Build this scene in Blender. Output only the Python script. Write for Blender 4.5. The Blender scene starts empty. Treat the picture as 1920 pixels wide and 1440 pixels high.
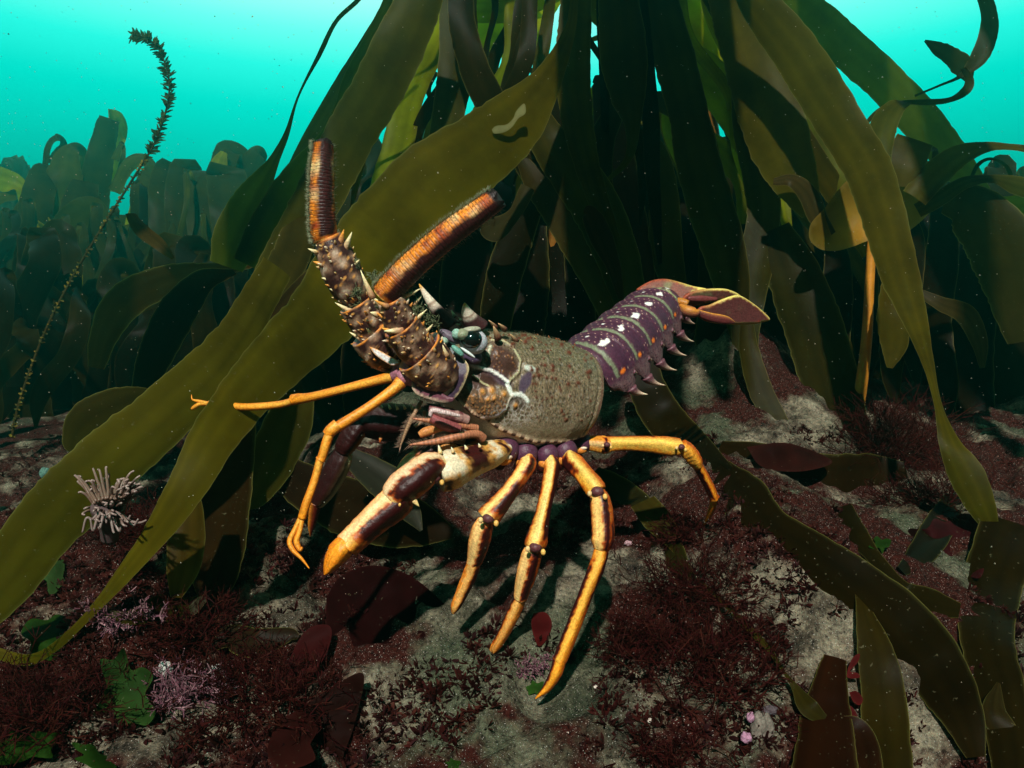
import bpy, math, random
import numpy as np
from mathutils import Vector, noise, geometry

random.seed(7); rng = np.random.default_rng(7)
SC = bpy.context.scene
COL = SC.collection
R = math.radians

# ------------------------------------------------------------------ camera
CZ = 0.5                      # camera height (metres)
F = 1371.0                    # focal length in photograph pixels (1920 wide)
cam = bpy.data.cameras.new("camera"); camo = bpy.data.objects.new("camera", cam); COL.objects.link(camo)
camo.location = (0, 0, CZ); camo.rotation_euler = (R(90), 0, 0)
cam.sensor_width = 36; cam.lens = F / 1920 * 36; cam.clip_start = 0.01; cam.clip_end = 500
SC.camera = camo

# ------------------------------------------------------------------ open water seen all round (world)
W = bpy.data.worlds.new("World"); SC.world = W; W.use_nodes = True
nt = W.node_tree; nt.nodes.clear()
tc = nt.nodes.new('ShaderNodeTexCoord'); sep = nt.nodes.new('ShaderNodeSeparateXYZ')
mr = nt.nodes.new('ShaderNodeMapRange'); mr.inputs[1].default_value = -1; mr.inputs[2].default_value = 1
rp = nt.nodes.new('ShaderNodeValToRGB'); bg = nt.nodes.new('ShaderNodeBackground'); wo = nt.nodes.new('ShaderNodeOutputWorld')
nt.links.new(tc.outputs['Generated'], sep.inputs[0]); nt.links.new(sep.outputs['Z'], mr.inputs[0])
mr2 = nt.nodes.new('ShaderNodeMapRange'); mr2.interpolation_type = 'SMOOTHSTEP'; mr2.inputs[1].default_value = -.15; mr2.inputs[2].default_value = .55; mr2.inputs[3].default_value = .03; mr2.inputs[4].default_value = .90
nt.links.new(sep.outputs['Y'], mr2.inputs[0])          # open water lies ahead; dimmed behind the camera to deepen the shade
nt.links.new(mr.outputs[0], rp.inputs[0]); nt.links.new(rp.outputs[0], bg.inputs[0]); nt.links.new(mr2.outputs[0], bg.inputs[1]); nt.links.new(bg.outputs[0], wo.inputs[0])
def zr(z): return (z + 1) / 2
stops = [(zr(-.5), (0, .002, .002)), (zr(-.05), (0, .02, .018)), (zr(.10), (0, .28, .23)), (zr(.24), (0, .60, .48)),
         (zr(.34), (.0, .90, .74)), (zr(.385), (.03, 1.1, .93)), (zr(.425), (.20, 1.2, 1.05)), (zr(.462), (.50, 1.25, 1.12)), (zr(.52), (.6, 1.2, 1.1)), (zr(.75), (.40, .60, .52))]
el = rp.color_ramp.elements
while len(el) > 1: el.remove(el[-1])
el[0].position = stops[0][0]; el[0].color = (*stops[0][1], 1)
for p_, c_ in stops[1:]:
    e = el.new(p_); e.color = (*c_, 1)

# ------------------------------------------------------------------ one sun lamp: high, from behind the camera, standing in for the strobe
strobe_sun = bpy.data.lights.new("strobe_sun", 'SUN'); so = bpy.data.objects.new("strobe_sun", strobe_sun); COL.objects.link(so)
strobe_sun.energy = 5.0; strobe_sun.angle = R(1.5); strobe_sun.color = (1, .95, .87)
STROBE_DIR = Vector((-.10, -.80, .66)).normalized()          # towards the strobe
so.rotation_euler = STROBE_DIR.to_track_quat('Z', 'Y').to_euler()
so.location = (-2, -3, 4)

SC.view_settings.view_transform = 'Standard'; SC.view_settings.look = 'None'
SC.view_settings.exposure = .45; SC.view_settings.gamma = 1
SC.render.engine = 'CYCLES'
SC.cycles.use_denoising = True
SC.cycles.max_bounces = 8; SC.cycles.volume_bounces = 0; SC.cycles.transparent_max_bounces = 8

# ------------------------------------------------------------------ helpers
CAM = Vector((0, 0, CZ))
def P(x, y, d): return np.array(((x - 960) / F * d, d, CZ - (y - 720) / F * d))
def PA(a):                                   # rows x, y, depth -> world rows
    a = np.asarray(a, float); d = a[:, 2]
    return np.stack([(a[:, 0] - 960) / F * d, d, CZ - (a[:, 1] - 720) / F * d], 1)
def PX(v):                                   # world rows -> where they were surveyed in the photograph
    return 960 + v[:, 0] / v[:, 1] * F, 720 - (v[:, 2] - CZ) / v[:, 1] * F
def unit(a): return a / np.maximum(np.linalg.norm(a, axis=-1, keepdims=True), 1e-9)
def cr(pts, n):                              # Catmull-Rom through rows of pts, n samples
    p = np.asarray(pts, float)
    if len(p) == 2:
        t = np.linspace(0, 1, n)[:, None]; return p[0] * (1 - t) + p[1] * t
    q = np.vstack([2 * p[0] - p[1], p, 2 * p[-1] - p[-2]])
    u = np.linspace(0, len(p) - 1, n); i = np.minimum(u.astype(int), len(p) - 2); t = (u - i)[:, None]
    a, b, c, d = q[i], q[i + 1], q[i + 2], q[i + 3]
    return .5 * (2 * b + (c - a) * t + (2 * a - 5 * b + 4 * c - d) * t ** 2 + (3 * b - a - 3 * c + d) * t ** 3)
def nz(v, sc, seed=0.):                      # noise at rows of v
    o = np.empty(len(v))
    for i, p in enumerate(v): o[i] = noise.noise((p[0] * sc + seed, p[1] * sc, p[2] * sc - seed))
    return o
def sm(a, b, x):
    t = np.clip((x - a) / (b - a), 0, 1); return t * t * (3 - 2 * t)
def mix(a, b, t): t = np.asarray(t)[..., None]; return np.asarray(a, float) * (1 - t) + np.asarray(b, float) * t
def segd(px, py, poly):                      # distance to a polyline
    best = np.full(px.shape, 1e9)
    for (x0, y0), (x1, y1) in zip(poly[:-1], poly[1:]):
        dx, dy = x1 - x0, y1 - y0; t = np.clip(((px - x0) * dx + (py - y0) * dy) / (dx * dx + dy * dy), 0, 1)
        best = np.minimum(best, np.hypot(px - x0 - t * dx, py - y0 - t * dy))
    return best
ORG = {}
def tag(o, label=None, cat=None, group=None, kind=None):
    for k, v in (('label', label), ('category', cat), ('group', group), ('kind', kind)):
        if v: o[k] = v
    return o
def empty(name, loc, label, cat, group=None):
    o = bpy.data.objects.new(name, None); COL.objects.link(o); o.location = loc; o.empty_display_size = .02
    ORG[o.name] = np.array(loc, float); return tag(o, label, cat, group)

class MB:
    def __init__(s): s.v = []; s.f = []; s.c = []; s.n = 0
    def add(s, V, Fc, C):
        V = np.asarray(V, float); C = np.broadcast_to(np.asarray(C, float), (len(V), 3))
        s.f += [tuple(i + s.n for i in f) for f in Fc]; s.v.append(V); s.c.append(C); s.n += len(V)
    def grid(s, V, C, wrap=False, cap=False):             # V (n, m, 3)
        n, m = V.shape[:2]; fs = []
        for i in range(n - 1):
            for j in range(m if wrap else m - 1):
                k = (j + 1) % m; fs.append((i * m + j, i * m + k, (i + 1) * m + k, (i + 1) * m + j))
        if cap: fs.append(tuple(range(m - 1, -1, -1))); fs.append(tuple((n - 1) * m + j for j in range(m)))
        s.add(V.reshape(-1, 3), fs, np.broadcast_to(C, V.shape).reshape(-1, 3))
    def cone(s, b, d, ln, r, c0, c1, bend=None, k=7, rows=5):  # a spine, curved when bend is given
        b = np.array(b, float); d = unit(np.array(d, float)); a = unit(np.cross(d, (.3, .5, .8))); e = np.cross(d, a)
        V = np.empty((rows + 1, k, 3)); C = np.empty((rows + 1, k, 3)); th = np.linspace(0, 2 * math.pi, k, endpoint=False)
        for i in range(rows + 1):
            t = i / rows; c = b + d * ln * t + (np.array(bend) * ln * t * t if bend is not None else 0)
            rr = r * (1 - t) ** .8 + r * .04
            V[i] = c + rr * (np.cos(th)[:, None] * a + np.sin(th)[:, None] * e); C[i] = mix(c0, c1, sm(.1, .9, t))
        s.grid(V, C, wrap=True, cap=True)
    def ball(s, c, r, col, nu=10, nv=7, ax=None):
        th = np.linspace(0, 2 * math.pi, nu, endpoint=False); ph = np.linspace(-math.pi / 2 + .05, math.pi / 2 - .05, nv)
        V = np.stack([np.cos(ph)[:, None] * np.cos(th), np.cos(ph)[:, None] * np.sin(th), np.sin(ph)[:, None] * np.ones(nu)], -1)
        V = V @ np.asarray(ax) if ax is not None else V * np.asarray(r)
        s.grid(V + np.asarray(c), col, wrap=True, cap=True)
    def build(s, name, mat, parent=None, loc=None, smooth=True, label=None):
        V = np.vstack(s.v); C = np.vstack(s.c)
        if parent is not None: off = ORG[parent.name]
        else: off = np.array(loc if loc is not None else (0, 0, 0), float)
        me = bpy.data.meshes.new(name); me.from_pydata((V - off).tolist(), [], s.f)
        at = me.color_attributes.new('col', 'FLOAT_COLOR', 'POINT')
        at.data.foreach_set('color', np.hstack([C, np.ones((len(C), 1))]).astype(np.float32).ravel())
        if smooth: me.polygons.foreach_set('use_smooth', [True] * len(me.polygons))
        me.materials.append(mat); me.update()
        o = bpy.data.objects.new(name, me); COL.objects.link(o)
        if parent is not None: o.parent = parent
        else: o.location = off
        ORG[o.name] = off
        if label: o['label'] = label
        return o

# ------------------------------------------------------------------ materials
def newmat(name):
    m = bpy.data.materials.new(name); m.use_nodes = True; t = m.node_tree; t.nodes.clear()
    return m, t, t.nodes.new('ShaderNodeOutputMaterial')
def nd(t, typ, **kw):
    n = t.nodes.new(typ)
    for k, v in kw.items():
        if k in ('blend_type', 'operation', 'data_type', 'attribute_name', 'noise_dimensions', 'feature', 'clamp'): setattr(n, k, v)
        else: n.inputs[k.replace('_', ' ')].default_value = v
    return n
def ramp(t, src, stops):
    r_ = t.nodes.new('ShaderNodeValToRGB'); e = r_.color_ramp.elements
    while len(e) > 1: e.remove(e[-1])
    e[0].position = stops[0][0]; e[0].color = (*stops[0][1], 1)
    for p, c in stops[1:]: e.new(p).color = (*c, 1)
    t.links.new(src, r_.inputs[0]); return r_.outputs[0]
def mixc(t, a, b, f, mode='MIX'):
    n = t.nodes.new('ShaderNodeMix'); n.data_type = 'RGBA'; n.blend_type = mode
    for k, v in ((6, a), (7, b), (0, f)):
        if hasattr(v, 'links'): t.links.new(v, n.inputs[k])
        elif isinstance(v, tuple): n.inputs[k].default_value = (*v, 1)
        else: n.inputs[k].default_value = v
    return n.outputs[2]
def bump(t, src, strength, dist, normal=None):
    b = t.nodes.new('ShaderNodeBump'); b.inputs['Strength'].default_value = strength; b.inputs['Distance'].default_value = dist
    t.links.new(src, b.inputs['Height'])
    if normal is not None: t.links.new(normal, b.inputs['Normal'])
    return b.outputs[0]
def tnoise(t, scale, detail=3, rough=.6):
    c = t.nodes.new('ShaderNodeTexCoord'); n = nd(t, 'ShaderNodeTexNoise', Scale=scale, Detail=detail, Roughness=rough)
    t.links.new(c.outputs['Object'], n.inputs['Vector']); return n.outputs['Fac']

def shell_mat(name, rough, spec, speck=.25, nscale=700, bstr=.25, coat=0.):
    m, t, out = newmat(name)
    a = nd(t, 'ShaderNodeAttribute', attribute_name='col')
    n1 = tnoise(t, nscale, 3)
    k = ramp(t, n1, [(.3, (1 - speck,) * 3), (.7, (1 + speck,) * 3)])
    c = mixc(t, a.outputs['Color'], k, 1.0, 'MULTIPLY')
    b = nd(t, 'ShaderNodeBsdfPrincipled', Roughness=rough)
    b.inputs['Specular IOR Level'].default_value = spec; b.inputs['Coat Weight'].default_value = coat
    b.inputs['Coat Roughness'].default_value = .2
    t.links.new(c, b.inputs['Base Color']); t.links.new(bump(t, n1, bstr, .0006), b.inputs['Normal'])
    t.links.new(b.outputs[0], out.inputs[0]); return m
M_shell = shell_mat('shell', .42, .27, .30, 700, .6)
M_carap = shell_mat('furred_shell', .42, .28, .35, 1200, .15)
M_hard = shell_mat('rough_growth', .85, .15, .4, 500, .6)
M_soft = shell_mat('soft_animal', .4, .3, .12, 300, .1)
M_eye = shell_mat('eye_cornea', .08, .6, .02, 300, .0)

def leaf_mat(name, gain, trans, spec, rough, film):
    m, t, out = newmat(name)
    a = nd(t, 'ShaderNodeAttribute', attribute_name='col')
    n1 = tnoise(t, 14, 4, .65); n2 = tnoise(t, 360, 2, .5); n3 = tnoise(t, 22, 3, .7)
    k = ramp(t, n1, [(.25, (.62, .6, .6)), (.5, (1, 1, 1)), (.8, (1.4, 1.35, 1.2))])
    c = mixc(t, a.outputs['Color'], k, 1.0, 'MULTIPLY')
    # settled silt specks and thin grey films
    sp = ramp(t, n2, [(.69, (0, 0, 0)), (.73, (1, 1, 1))]); gate = ramp(t, n3, [(.36, (0, 0, 0)), (.50, (1, 1, 1))])
    s_ = mixc(t, sp, gate, 1.0, 'MULTIPLY')
    f_ = nd(t, 'ShaderNodeMath', operation='MULTIPLY'); f_.inputs[1].default_value = film
    t.links.new(s_, f_.inputs[0])
    cd = mixc(t, c, (.15, .14, .075), f_.outputs[0])
    b = nd(t, 'ShaderNodeBsdfPrincipled', Roughness=rough); b.inputs['Specular IOR Level'].default_value = spec
    t.links.new(cd, b.inputs['Base Color'])
    nb = bump(t, n1, .15, .006); nb = bump(t, n2, .10, .0005, nb)
    t.links.new(nb, b.inputs['Normal'])
    tr = t.nodes.new('ShaderNodeBsdfTranslucent'); t.links.new(mixc(t, c, (gain, gain, gain), 1.0, 'MULTIPLY'), tr.inputs[0])
    mx = t.nodes.new('ShaderNodeMixShader'); mx.inputs[0].default_value = trans
    t.links.new(b.outputs[0], mx.inputs[1]); t.links.new(tr.outputs[0], mx.inputs[2]); t.links.new(mx.outputs[0], out.inputs[0])
    return m
M_kelp = leaf_mat('kelp_blade_skin', 4.4, .42, .035, .42, .5)
M_weed = leaf_mat('thin_red_and_green_weed', 2.2, .45, .02, .55, .3)

# tints (linear); the two darkest kelp tints carry painted-in shade
OLIVE = (.043, .036, .0012); BROWN = (.018, .0125, .0008); GREEN = (.053, .062, .0015); GOLD = (.125, .085, .008)
DARK = (.0085, .0058, .0008); MAROON = (.036, .007, .006); REDDY = (.05, .012, .008)

# ------------------------------------------------------------------ ground
PY = np.array([.05, .30, .42, .47, .53, .62, .75, 1.0, 1.35, 1.9, 2.6, 4.0, 8., 40., 90.])
PZ = np.array([-.33, -.275, -.222, -.203, -.172, -.140, -.100, -.050, .01, .15, -.02, -.25, -.5, -1.5, -2.2])
def ground_rel(x, y):
    z = np.interp(y, PY, PZ)
    z = z - .16 * sm(-.16, -.42, x) * sm(.62, 1.0, y) - .10 * sm(.55, .9, x) * sm(1.2, 1.6, y)
    z = z + .075 * np.exp(-((x + .272) ** 2 + (y - .512) ** 2) / .0011)          # knob carrying the anemone
    z = z + .14 * np.exp(-((x - .30) ** 2 / .020 + (y - 1.06) ** 2 / .03))           # boulder behind the tail
    z = z + .03 * np.exp(-((x - .22) ** 2 / .02 + (y - .60) ** 2 / .02)) - .03 * np.exp(-((x + .12) ** 2 / .006 + (y - .62) ** 2 / .006))
    return z
def gnoise(x, y):
    a = noise.noise((x * 7, y * 7, 1.3)) * .028 + noise.noise((x * 19, y * 19, 4.1)) * .016
    b = abs(noise.noise((x * 34, y * 34, 9.)))
    return (a + (.25 - b) * .022 + noise.noise((x * 90, y * 90, 2.)) * .003) * min(1., .55 + y * .5)
def gz(x, y): return CZ + float(ground_rel(x, y)) + gnoise(x, y)
def G(px, py, d0=.3, d1=3.):                  # where the line of sight through a surveyed point meets the rock
    d = d0
    while d < d1:
        p = P(px, py, d)
        if p[2] <= gz(p[0], p[1]): return p
        d += .004
    return P(px, py, d1)
def gnorm(p, e=.006):
    return unit(np.array([-(gz(p[0] + e, p[1]) - gz(p[0] - e, p[1])) / (2 * e), -(gz(p[0], p[1] + e) - gz(p[0], p[1] - e)) / (2 * e), 1.]))
def make_ground():
    xs = np.concatenate([-np.geomspace(60, .95, 26), np.linspace(-.9, .9, 420), np.geomspace(.95, 60, 26)])
    ys = np.concatenate([np.linspace(-2, .2, 8), np.linspace(.22, 1.5, 360), np.geomspace(1.52, 90, 60)])
    X, Y = np.meshgrid(xs, ys); Z = CZ + ground_rel(X, np.maximum(Y, .05))
    for i in range(len(ys)):
        for j in range(len(xs)):
            if abs(xs[j]) < 4 and ys[i] < 6: Z[i, j] += gnoise(xs[j], ys[i])
    mb = MB(); mb.grid(np.stack([X, Y, Z], -1), (.2, .2, .2))
    m, t, out = newmat('reef_rock')
    nA = tnoise(t, 9, 5, .6); nB = tnoise(t, 26, 6, .68); nC = tnoise(t, 300, 3, .7); nD = tnoise(t, 5, 3, .5); nE = tnoise(t, 60, 5, .7); nF = tnoise(t, 1100, 2, .6)
    base = ramp(t, nB, [(.30, (.009, .008, .007)), (.44, (.050, .040, .028)), (.56, (.145, .125, .088)), (.74, (.25, .225, .165))])
    green = mixc(t, base, (.036, .046, .026), ramp(t, nD, [(.50, (0, 0, 0)), (.62, (.8, .8, .8))]))
    red = mixc(t, green, (.025, .0058, .0042), ramp(t, nA, [(.49, (1, 1, 1)), (.56, (0, 0, 0))]))
    pink = mixc(t, red, (.10, .034, .038), ramp(t, nE, [(.69, (0, 0, 0)), (.74, (.7, .7, .7))]))
    dk = mixc(t, pink, (.008, .006, .005), ramp(t, nE, [(.30, (1, 1, 1)), (.40, (0, 0, 0))]))
    grit = ramp(t, nC, [(.32, (.25, .24, .24)), (.5, (1, 1, 1)), (.70, (1.5, 1.45, 1.35))])
    c = mixc(t, dk, grit, 1.0, 'MULTIPLY')
    c = mixc(t, c, (.45, .43, .38), ramp(t, nF, [(.65, (0, 0, 0)), (.70, (.7, .7, .7))]))
    b = nd(t, 'ShaderNodeBsdfPrincipled', Roughness=.85); b.inputs['Specular IOR Level'].default_value = .04
    nb = bump(t, nB, .6, .012); nb = bump(t, nC, .9, .0025, nb)
    t.links.new(c, b.inputs['Base Color']); t.links.new(nb, b.inputs['Normal']); t.links.new(b.outputs[0], out.inputs[0])
    o = mb.build('seabed', m); tag(o, 'rocky seabed mottled grey and green with dark red algae', 'seabed', kind='structure')
make_ground()

# ------------------------------------------------------------------ kelp ribbons
QS = np.array([-1, -.955, -.86, -.68, -.45, -.22, 0, .22, .45, .68, .86, .955, 1.])
def ribbon(mb, pts, col=OLIVE, cup=.10, wave=.11, freq=34., seed=0, edge=(.12, .115, .030), rag=.055, n=None, edge_k=1.0):
    """a thin blade: rows x, y, depth, half width (surveyed pixels at that depth)[, twist degrees]"""
    p = [tuple(q) + (0,) * (5 - len(q)) for q in pts]
    n = n or max(16, 9 * (len(p) - 1) + 1); a = cr(p, n)
    C = PA(a[:, :3]); w = np.maximum(a[:, 3], .6) * a[:, 2] / F; tw = np.radians(a[:, 4])
    T = unit(np.gradient(C, axis=0)); V = unit(C - np.array(CAM)); S0 = unit(np.cross(T, V)); N0 = np.cross(S0, T)
    S = S0 * np.cos(tw)[:, None] + N0 * np.sin(tw)[:, None]; N = -S0 * np.sin(tw)[:, None] + N0 * np.cos(tw)[:, None]
    s = np.concatenate([[0], np.cumsum(np.linalg.norm(np.diff(C, axis=0), axis=1))])
    ph = seed * 1.7
    m = len(QS); X = np.empty((n, m, 3)); CC = np.empty((n, m, 3))
    rl = np.array([noise.noise((si * 55, seed * 3.1, 0)) + noise.noise((si * 190, seed * 3.1, 7)) for si in s]) * rag
    rr = np.array([noise.noise((si * 55, seed * 3.1 + 40, 0)) + .6 * noise.noise((si * 170, seed * 3.1, 17)) for si in s]) * rag
    wob = .12 * np.array([noise.noise((si * 9, seed * 5.3, 3)) for si in s])
    base = np.array(col)
    for j, q in enumerate(QS):
        wj = w * (1 + (rl if q < 0 else rr) * abs(q))
        off = cup * w * (q * q - .4) + wob * w + wave * w * (abs(q) ** 2.5) * np.sin(freq * s + ph + (1.4 if q > 0 else 0)) + wave * .6 * w * q * np.sin(freq * .37 * s + ph * 2)
        X[:, j] = C + S * (q * wj)[:, None] + N * off[:, None]
        st = 1 + .22 * noise.noise((q * 2.2, seed * 2.3, 1.)) + .10 * np.sin(q * 9 + seed)
        cj = np.outer(st * (1 + .25 * np.array([noise.noise((si * 14, q * .8, seed * 1.1)) for si in s])), base)
        if abs(q) == 1: cj = mix(cj, edge, np.full(n, .75 * edge_k))  # pale tint along the margin paints in a rim light
        elif abs(q) > .95: cj = mix(cj, edge, np.full(n, .12 * edge_k))
        CC[:, j] = cj
    mb.grid(X, CC)
def blade(parent, pts, name='blade', mat=None, **kw):
    mb = MB(); ribbon(mb, pts, **kw); return mb.build(name, mat or M_kelp, parent)
def tube(mb, pts, col, k=12, n=None, cap=True, flat=1.0, ridge=0):
    p = np.asarray(pts, float); n = n or 8 * (len(p) - 1) + 1; a = cr(p, n)
    C = PA(a[:, :3]); r = np.maximum(a[:, 3], .2) * a[:, 2] / F
    T = unit(np.gradient(C, axis=0)); V = unit(C - np.array(CAM)); S = unit(np.cross(T, V)); N = -np.cross(S, T)
    th = np.linspace(0, 2 * math.pi, k, endpoint=False)
    rr = r[:, None] * np.ones(k)
    if ridge: rr = rr * (1 + ridge * np.cos(4 * th + .9)[None, :] + np.array([[.05 * noise.noise((i * .35, math.cos(t_) * 1.5 + p[0][0], math.sin(t_) * 1.5)) for t_ in th] for i in range(n)]))
    X = C[:, None] + rr[..., None] * (np.cos(th)[None, :, None] * S[:, None] + flat * np.sin(th)[None, :, None] * N[:, None])
    cc = col(np.linspace(0, 1, n), th, X) if callable(col) else col
    mb.grid(X, cc, wrap=True, cap=cap)
def plate2d(outline, sp):
    o = cr(list(outline) + [outline[0]], len(outline) * 6 + 1)[:-1]
    x0, y0 = o.min(0); x1, y1 = o.max(0); pts = [Vector(p) for p in o]; ne = len(pts)
    for yy in np.arange(y0, y1, sp):
        for xx in np.arange(x0, x1, sp):
            if segd(np.array([xx]), np.array([yy]), np.vstack([o, o[:1]]).tolist())[0] > sp * .6: pts.append(Vector((xx + random.uniform(-.2, .2) * sp, yy + random.uniform(-.2, .2) * sp)))
    vs, _, fs, *_ = geometry.delaunay_2d_cdt(pts, [(i, (i + 1) % ne) for i in range(ne)], [list(range(ne))], 1, 1e-5)
    v = np.array([tuple(q) for q in vs]); return v, fs, segd(v[:, 0], v[:, 1], np.vstack([o, o[:1]]).tolist())
def plate(mb, outline, depth, colour, sp=8):
    v, fs, ed = plate2d(outline, sp); d = depth(v[:, 0], v[:, 1])
    mb.add(PA(np.stack([v[:, 0], v[:, 1], d], 1)), [tuple(f) for f in fs], colour(v[:, 0], v[:, 1], ed))

# ------------------------------------------------------------------ the spiny lobster
ORANGE = (.66, .215, .010); CREAM = (.70, .47, .20); WHITE = (.70, .62, .48); BLOOD = (.030, .0035, .003); PURPLE = (.15, .052, .095)
TAILC = (.062, .019, .038); RUST = (.40, .075, .010); FUZZ = (.10, .12, .06)
lob = empty('spiny_lobster', P(1005, 1308, .47), 'large spiny lobster with orange legs climbing over the rock in front of the kelp', 'lobster')

def carapace():
    C0 = P(1069, 741, .535); f = unit(np.array((-.793, -.579, .193))); l = unit(np.cross((0, 0, 1.), f)); u = np.cross(f, l); L = .102
    ss = np.concatenate([[-.04, -.03, -.015], np.linspace(0, 1.0, 230), np.linspace(1.005, 1.09, 22)])
    th = np.linspace(0, 2 * math.pi, 320, endpoint=False)
    ru = np.interp(ss, [-.04, -.015, 0, .03, .2, .5, .8, .95, 1.03, 1.09], [.026, .0320, .0335, .0345, .036, .0345, .0300, .0265, .018, .003])
    rd = np.interp(ss, [-.04, -.015, 0, .035, .2, .45, .7, .9, 1.0, 1.05, 1.09], [.022, .028, .0310, .0345, .0420, .0465, .0420, .032, .025, .016, .003])
    rs = np.interp(ss, [-.04, -.015, 0, .03, .2, .5, .8, .95, 1.03, 1.09], [.027, .033, .0350, .0355, .037, .0355, .031, .0265, .017, .003])
    V = np.empty((len(ss), len(th), 3)); c, s = np.cos(th), np.sin(th); e = 2 / 2.15
    cx = np.sign(c) * np.abs(c) ** e; sx = np.sign(s) * np.abs(s) ** e
    for i, q in enumerate(ss):
        ctr = C0 + f * L * q
        V[i] = ctr + np.outer(np.where(s > 0, cx, np.sign(c) * np.abs(c) ** .74) * rs[i], l) + np.outer(np.where(s > 0, ru[i] * sx, rd[i] * np.sign(s) * np.abs(s) ** .80), u)
    n, m = V.shape[:2]; v = V.reshape(-1, 3)
    nx = np.cross(np.roll(V, -1, 1) - np.roll(V, 1, 1), np.gradient(V, axis=0)).reshape(-1, 3); nx = -unit(nx)
    ctrs = np.repeat(C0 + np.outer(ss * L, f), m, 0)
    nx *= np.sign((nx * (v - ctrs)).sum(1))[:, None]
    near = ((v - ctrs) @ l) > -.012
    px, py = PX(v)
    N1 = nz(v, 120); N2 = nz(v, 420, 5); N3 = nz(v, 45, 9)
    px2, py2 = px + N1 * 3 + N2 * 1.6, py + N2 * 2 + N1 * 2
    up = ((v - ctrs) @ u) / .034
    col = mix((.185, .138, .080), (.128, .108, .058), sm(.0, .8, up + N3 * .4))                 # furred olive shell
    N4 = nz(v, 1100, 15); col = col * (1 + .55 * N4 + .30 * N2 + .15 * N1)[:, None]
    disp = .00014 * N2 + .0002 * N1
    N5 = nz(v, 1450, 31); N6 = nz(v, 700, 41); col = col * (1 - .62 * sm(.16, .34, N5) - .35 * sm(.2, .4, -N6))[:, None]; col = col + .07 * sm(.25, .45, N6)[:, None]
    def paint(c_, k, only=True):
        nonlocal col; k = np.clip(k, 0, 1) * (near if only else 1); col = mix_(col, c_, k)
    def mix_(a, b, t): return a * (1 - t)[:, None] + np.asarray(b, float) * t[:, None]
    def ell(x, y, rx, ry, rot=0, soft=.25):
        ca, sa = math.cos(R(rot)), math.sin(R(rot)); dx, dy = px2 - x, py2 - y
        return 1 - sm(1 - soft, 1 + soft, np.hypot((dx * ca + dy * sa) / rx, (-dx * sa + dy * ca) / ry))
    paint((.27, .215, .135), .6 * sm(775, 815, py))                                            # paler flank
    paint((.055, .024, .018), .95 * ell(938, 676, 42, 26, 38))
    paint((.055, .03, .05), .9 * ell(930, 706, 36, 11, 30)); paint((.05, .022, .016), .95 * ell(905, 718, 30, 22, 30))
    paint((.085, .050, .028), .95 * ell(907, 754, 44, 25, 6)); paint((.075, .05, .085), .9 * ell(985, 717, 9, 24, 25))
    paint((.06, .04, .03), .8 * ell(968, 757, 17, 14)); paint((.30, .25, .30), .5 * ell(880, 668, 18, 16))
    disp -= .0016 * np.clip(ell(938, 676, 42, 26, 38) + ell(905, 718, 30, 22, 30), 0, 1) * near
    disp += .0035 * ell(907, 754, 44, 25, 6, .5) * near + .0018 * ell(945, 665, 26, 15, 38, .6) * near
    # pale honeycomb on the lower cheek
    hz = np.clip(ell(955, 778, 45, 22, -15, .8), 0, 1) * near; idx = np.nonzero(hz > .02)[0]
    if len(idx):
        vd = np.array([(lambda d: d[1] - d[0])(noise.voronoi((v[i] * 330).tolist())[0]) for i in idx])
        k = np.zeros(len(v)); k[idx] = hz[idx] * (1 - sm(.05, .22, vd)) * .8; paint((.50, .46, .40), k)
    for poly, w, c_, a_ in [([(885, 686), (922, 694), (938, 704), (953, 716)], 3.4, (.68, .68, .62), 1), ([(989, 689), (999, 694)], 6, (.50, .54, .46), 1),
                        ([(952, 722), (957, 736), (962, 742), (975, 738), (985, 746), (988, 751)], 4.2, (.72, .74, .66), 1),
                        ([(922, 638), (945, 640), (962, 652), (976, 677), (974, 698), (955, 715)], 2.0, (.42, .38, .22), .9),
                        ([(880, 678), (873, 704), (858, 742), (852, 752)], 3.5, (.55, .45, .28), 1), ([(866, 765), (880, 774), (905, 780), (930, 777), (944, 767)], 4.5, (.46, .42, .46), .9),
                        ([(945, 765), (955, 748), (962, 742)], 2., (.5, .45, .35), .9), ([(884, 702), (905, 718), (925, 728)], 2.0, (.45, .40, .22), .8)]:
        dd = segd(px2, py2, poly); paint(c_, a_ * (1 - sm(w * .6, w * 1.25, dd))); disp += .0007 * np.exp(-(dd / (w * 1.3)) ** 2) * near
    for poly, w in [([(866, 775), (905, 788), (935, 784), (950, 768)], 4), ([(887, 692), (920, 700), (950, 722)], 3), ([(980, 680), (978, 702), (958, 720)], 3)]:
        dd = segd(px, py, poly); disp -= .0011 * np.exp(-(dd / w) ** 2) * near
    rg = random.Random(3); dots = []
    for _ in range(150):
        a_, r_ = rg.uniform(0, 6.28), math.sqrt(rg.random()); dots.append((907 + 41 * r_ * math.cos(a_), 756 + 20 * r_ * math.sin(a_), rg.uniform(.9, 1.5), (.30, .135, .045), .0006, None))
    for _ in range(48):
        a_, r_ = rg.uniform(0, 6.28), math.sqrt(rg.random()); x_, y_ = 42 * r_ * math.cos(a_), 22 * r_ * math.sin(a_)
        dots.append((938 + x_ * .79 - y_ * .6, 678 + x_ * .6 + y_ * .79, rg.uniform(1.0, 1.7), (.20, .085, .03), .0006, None))
    for x_, y_, r_ in [(921, 731, 5.5), (944, 738, 4.8), (904, 733, 4), (924, 744, 3.4), (966, 760, 4.2), (913, 746, 3)]: dots.append((x_, y_, r_, (.46, .19, .035), .0016, (.30, .22, .13)))
    for x_, y_ in [(920, 649), (918, 655), (917, 662)]: dots.append((x_, y_, 3, (.5, .5, .35), .0012, (.03, .02, .02)))
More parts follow.
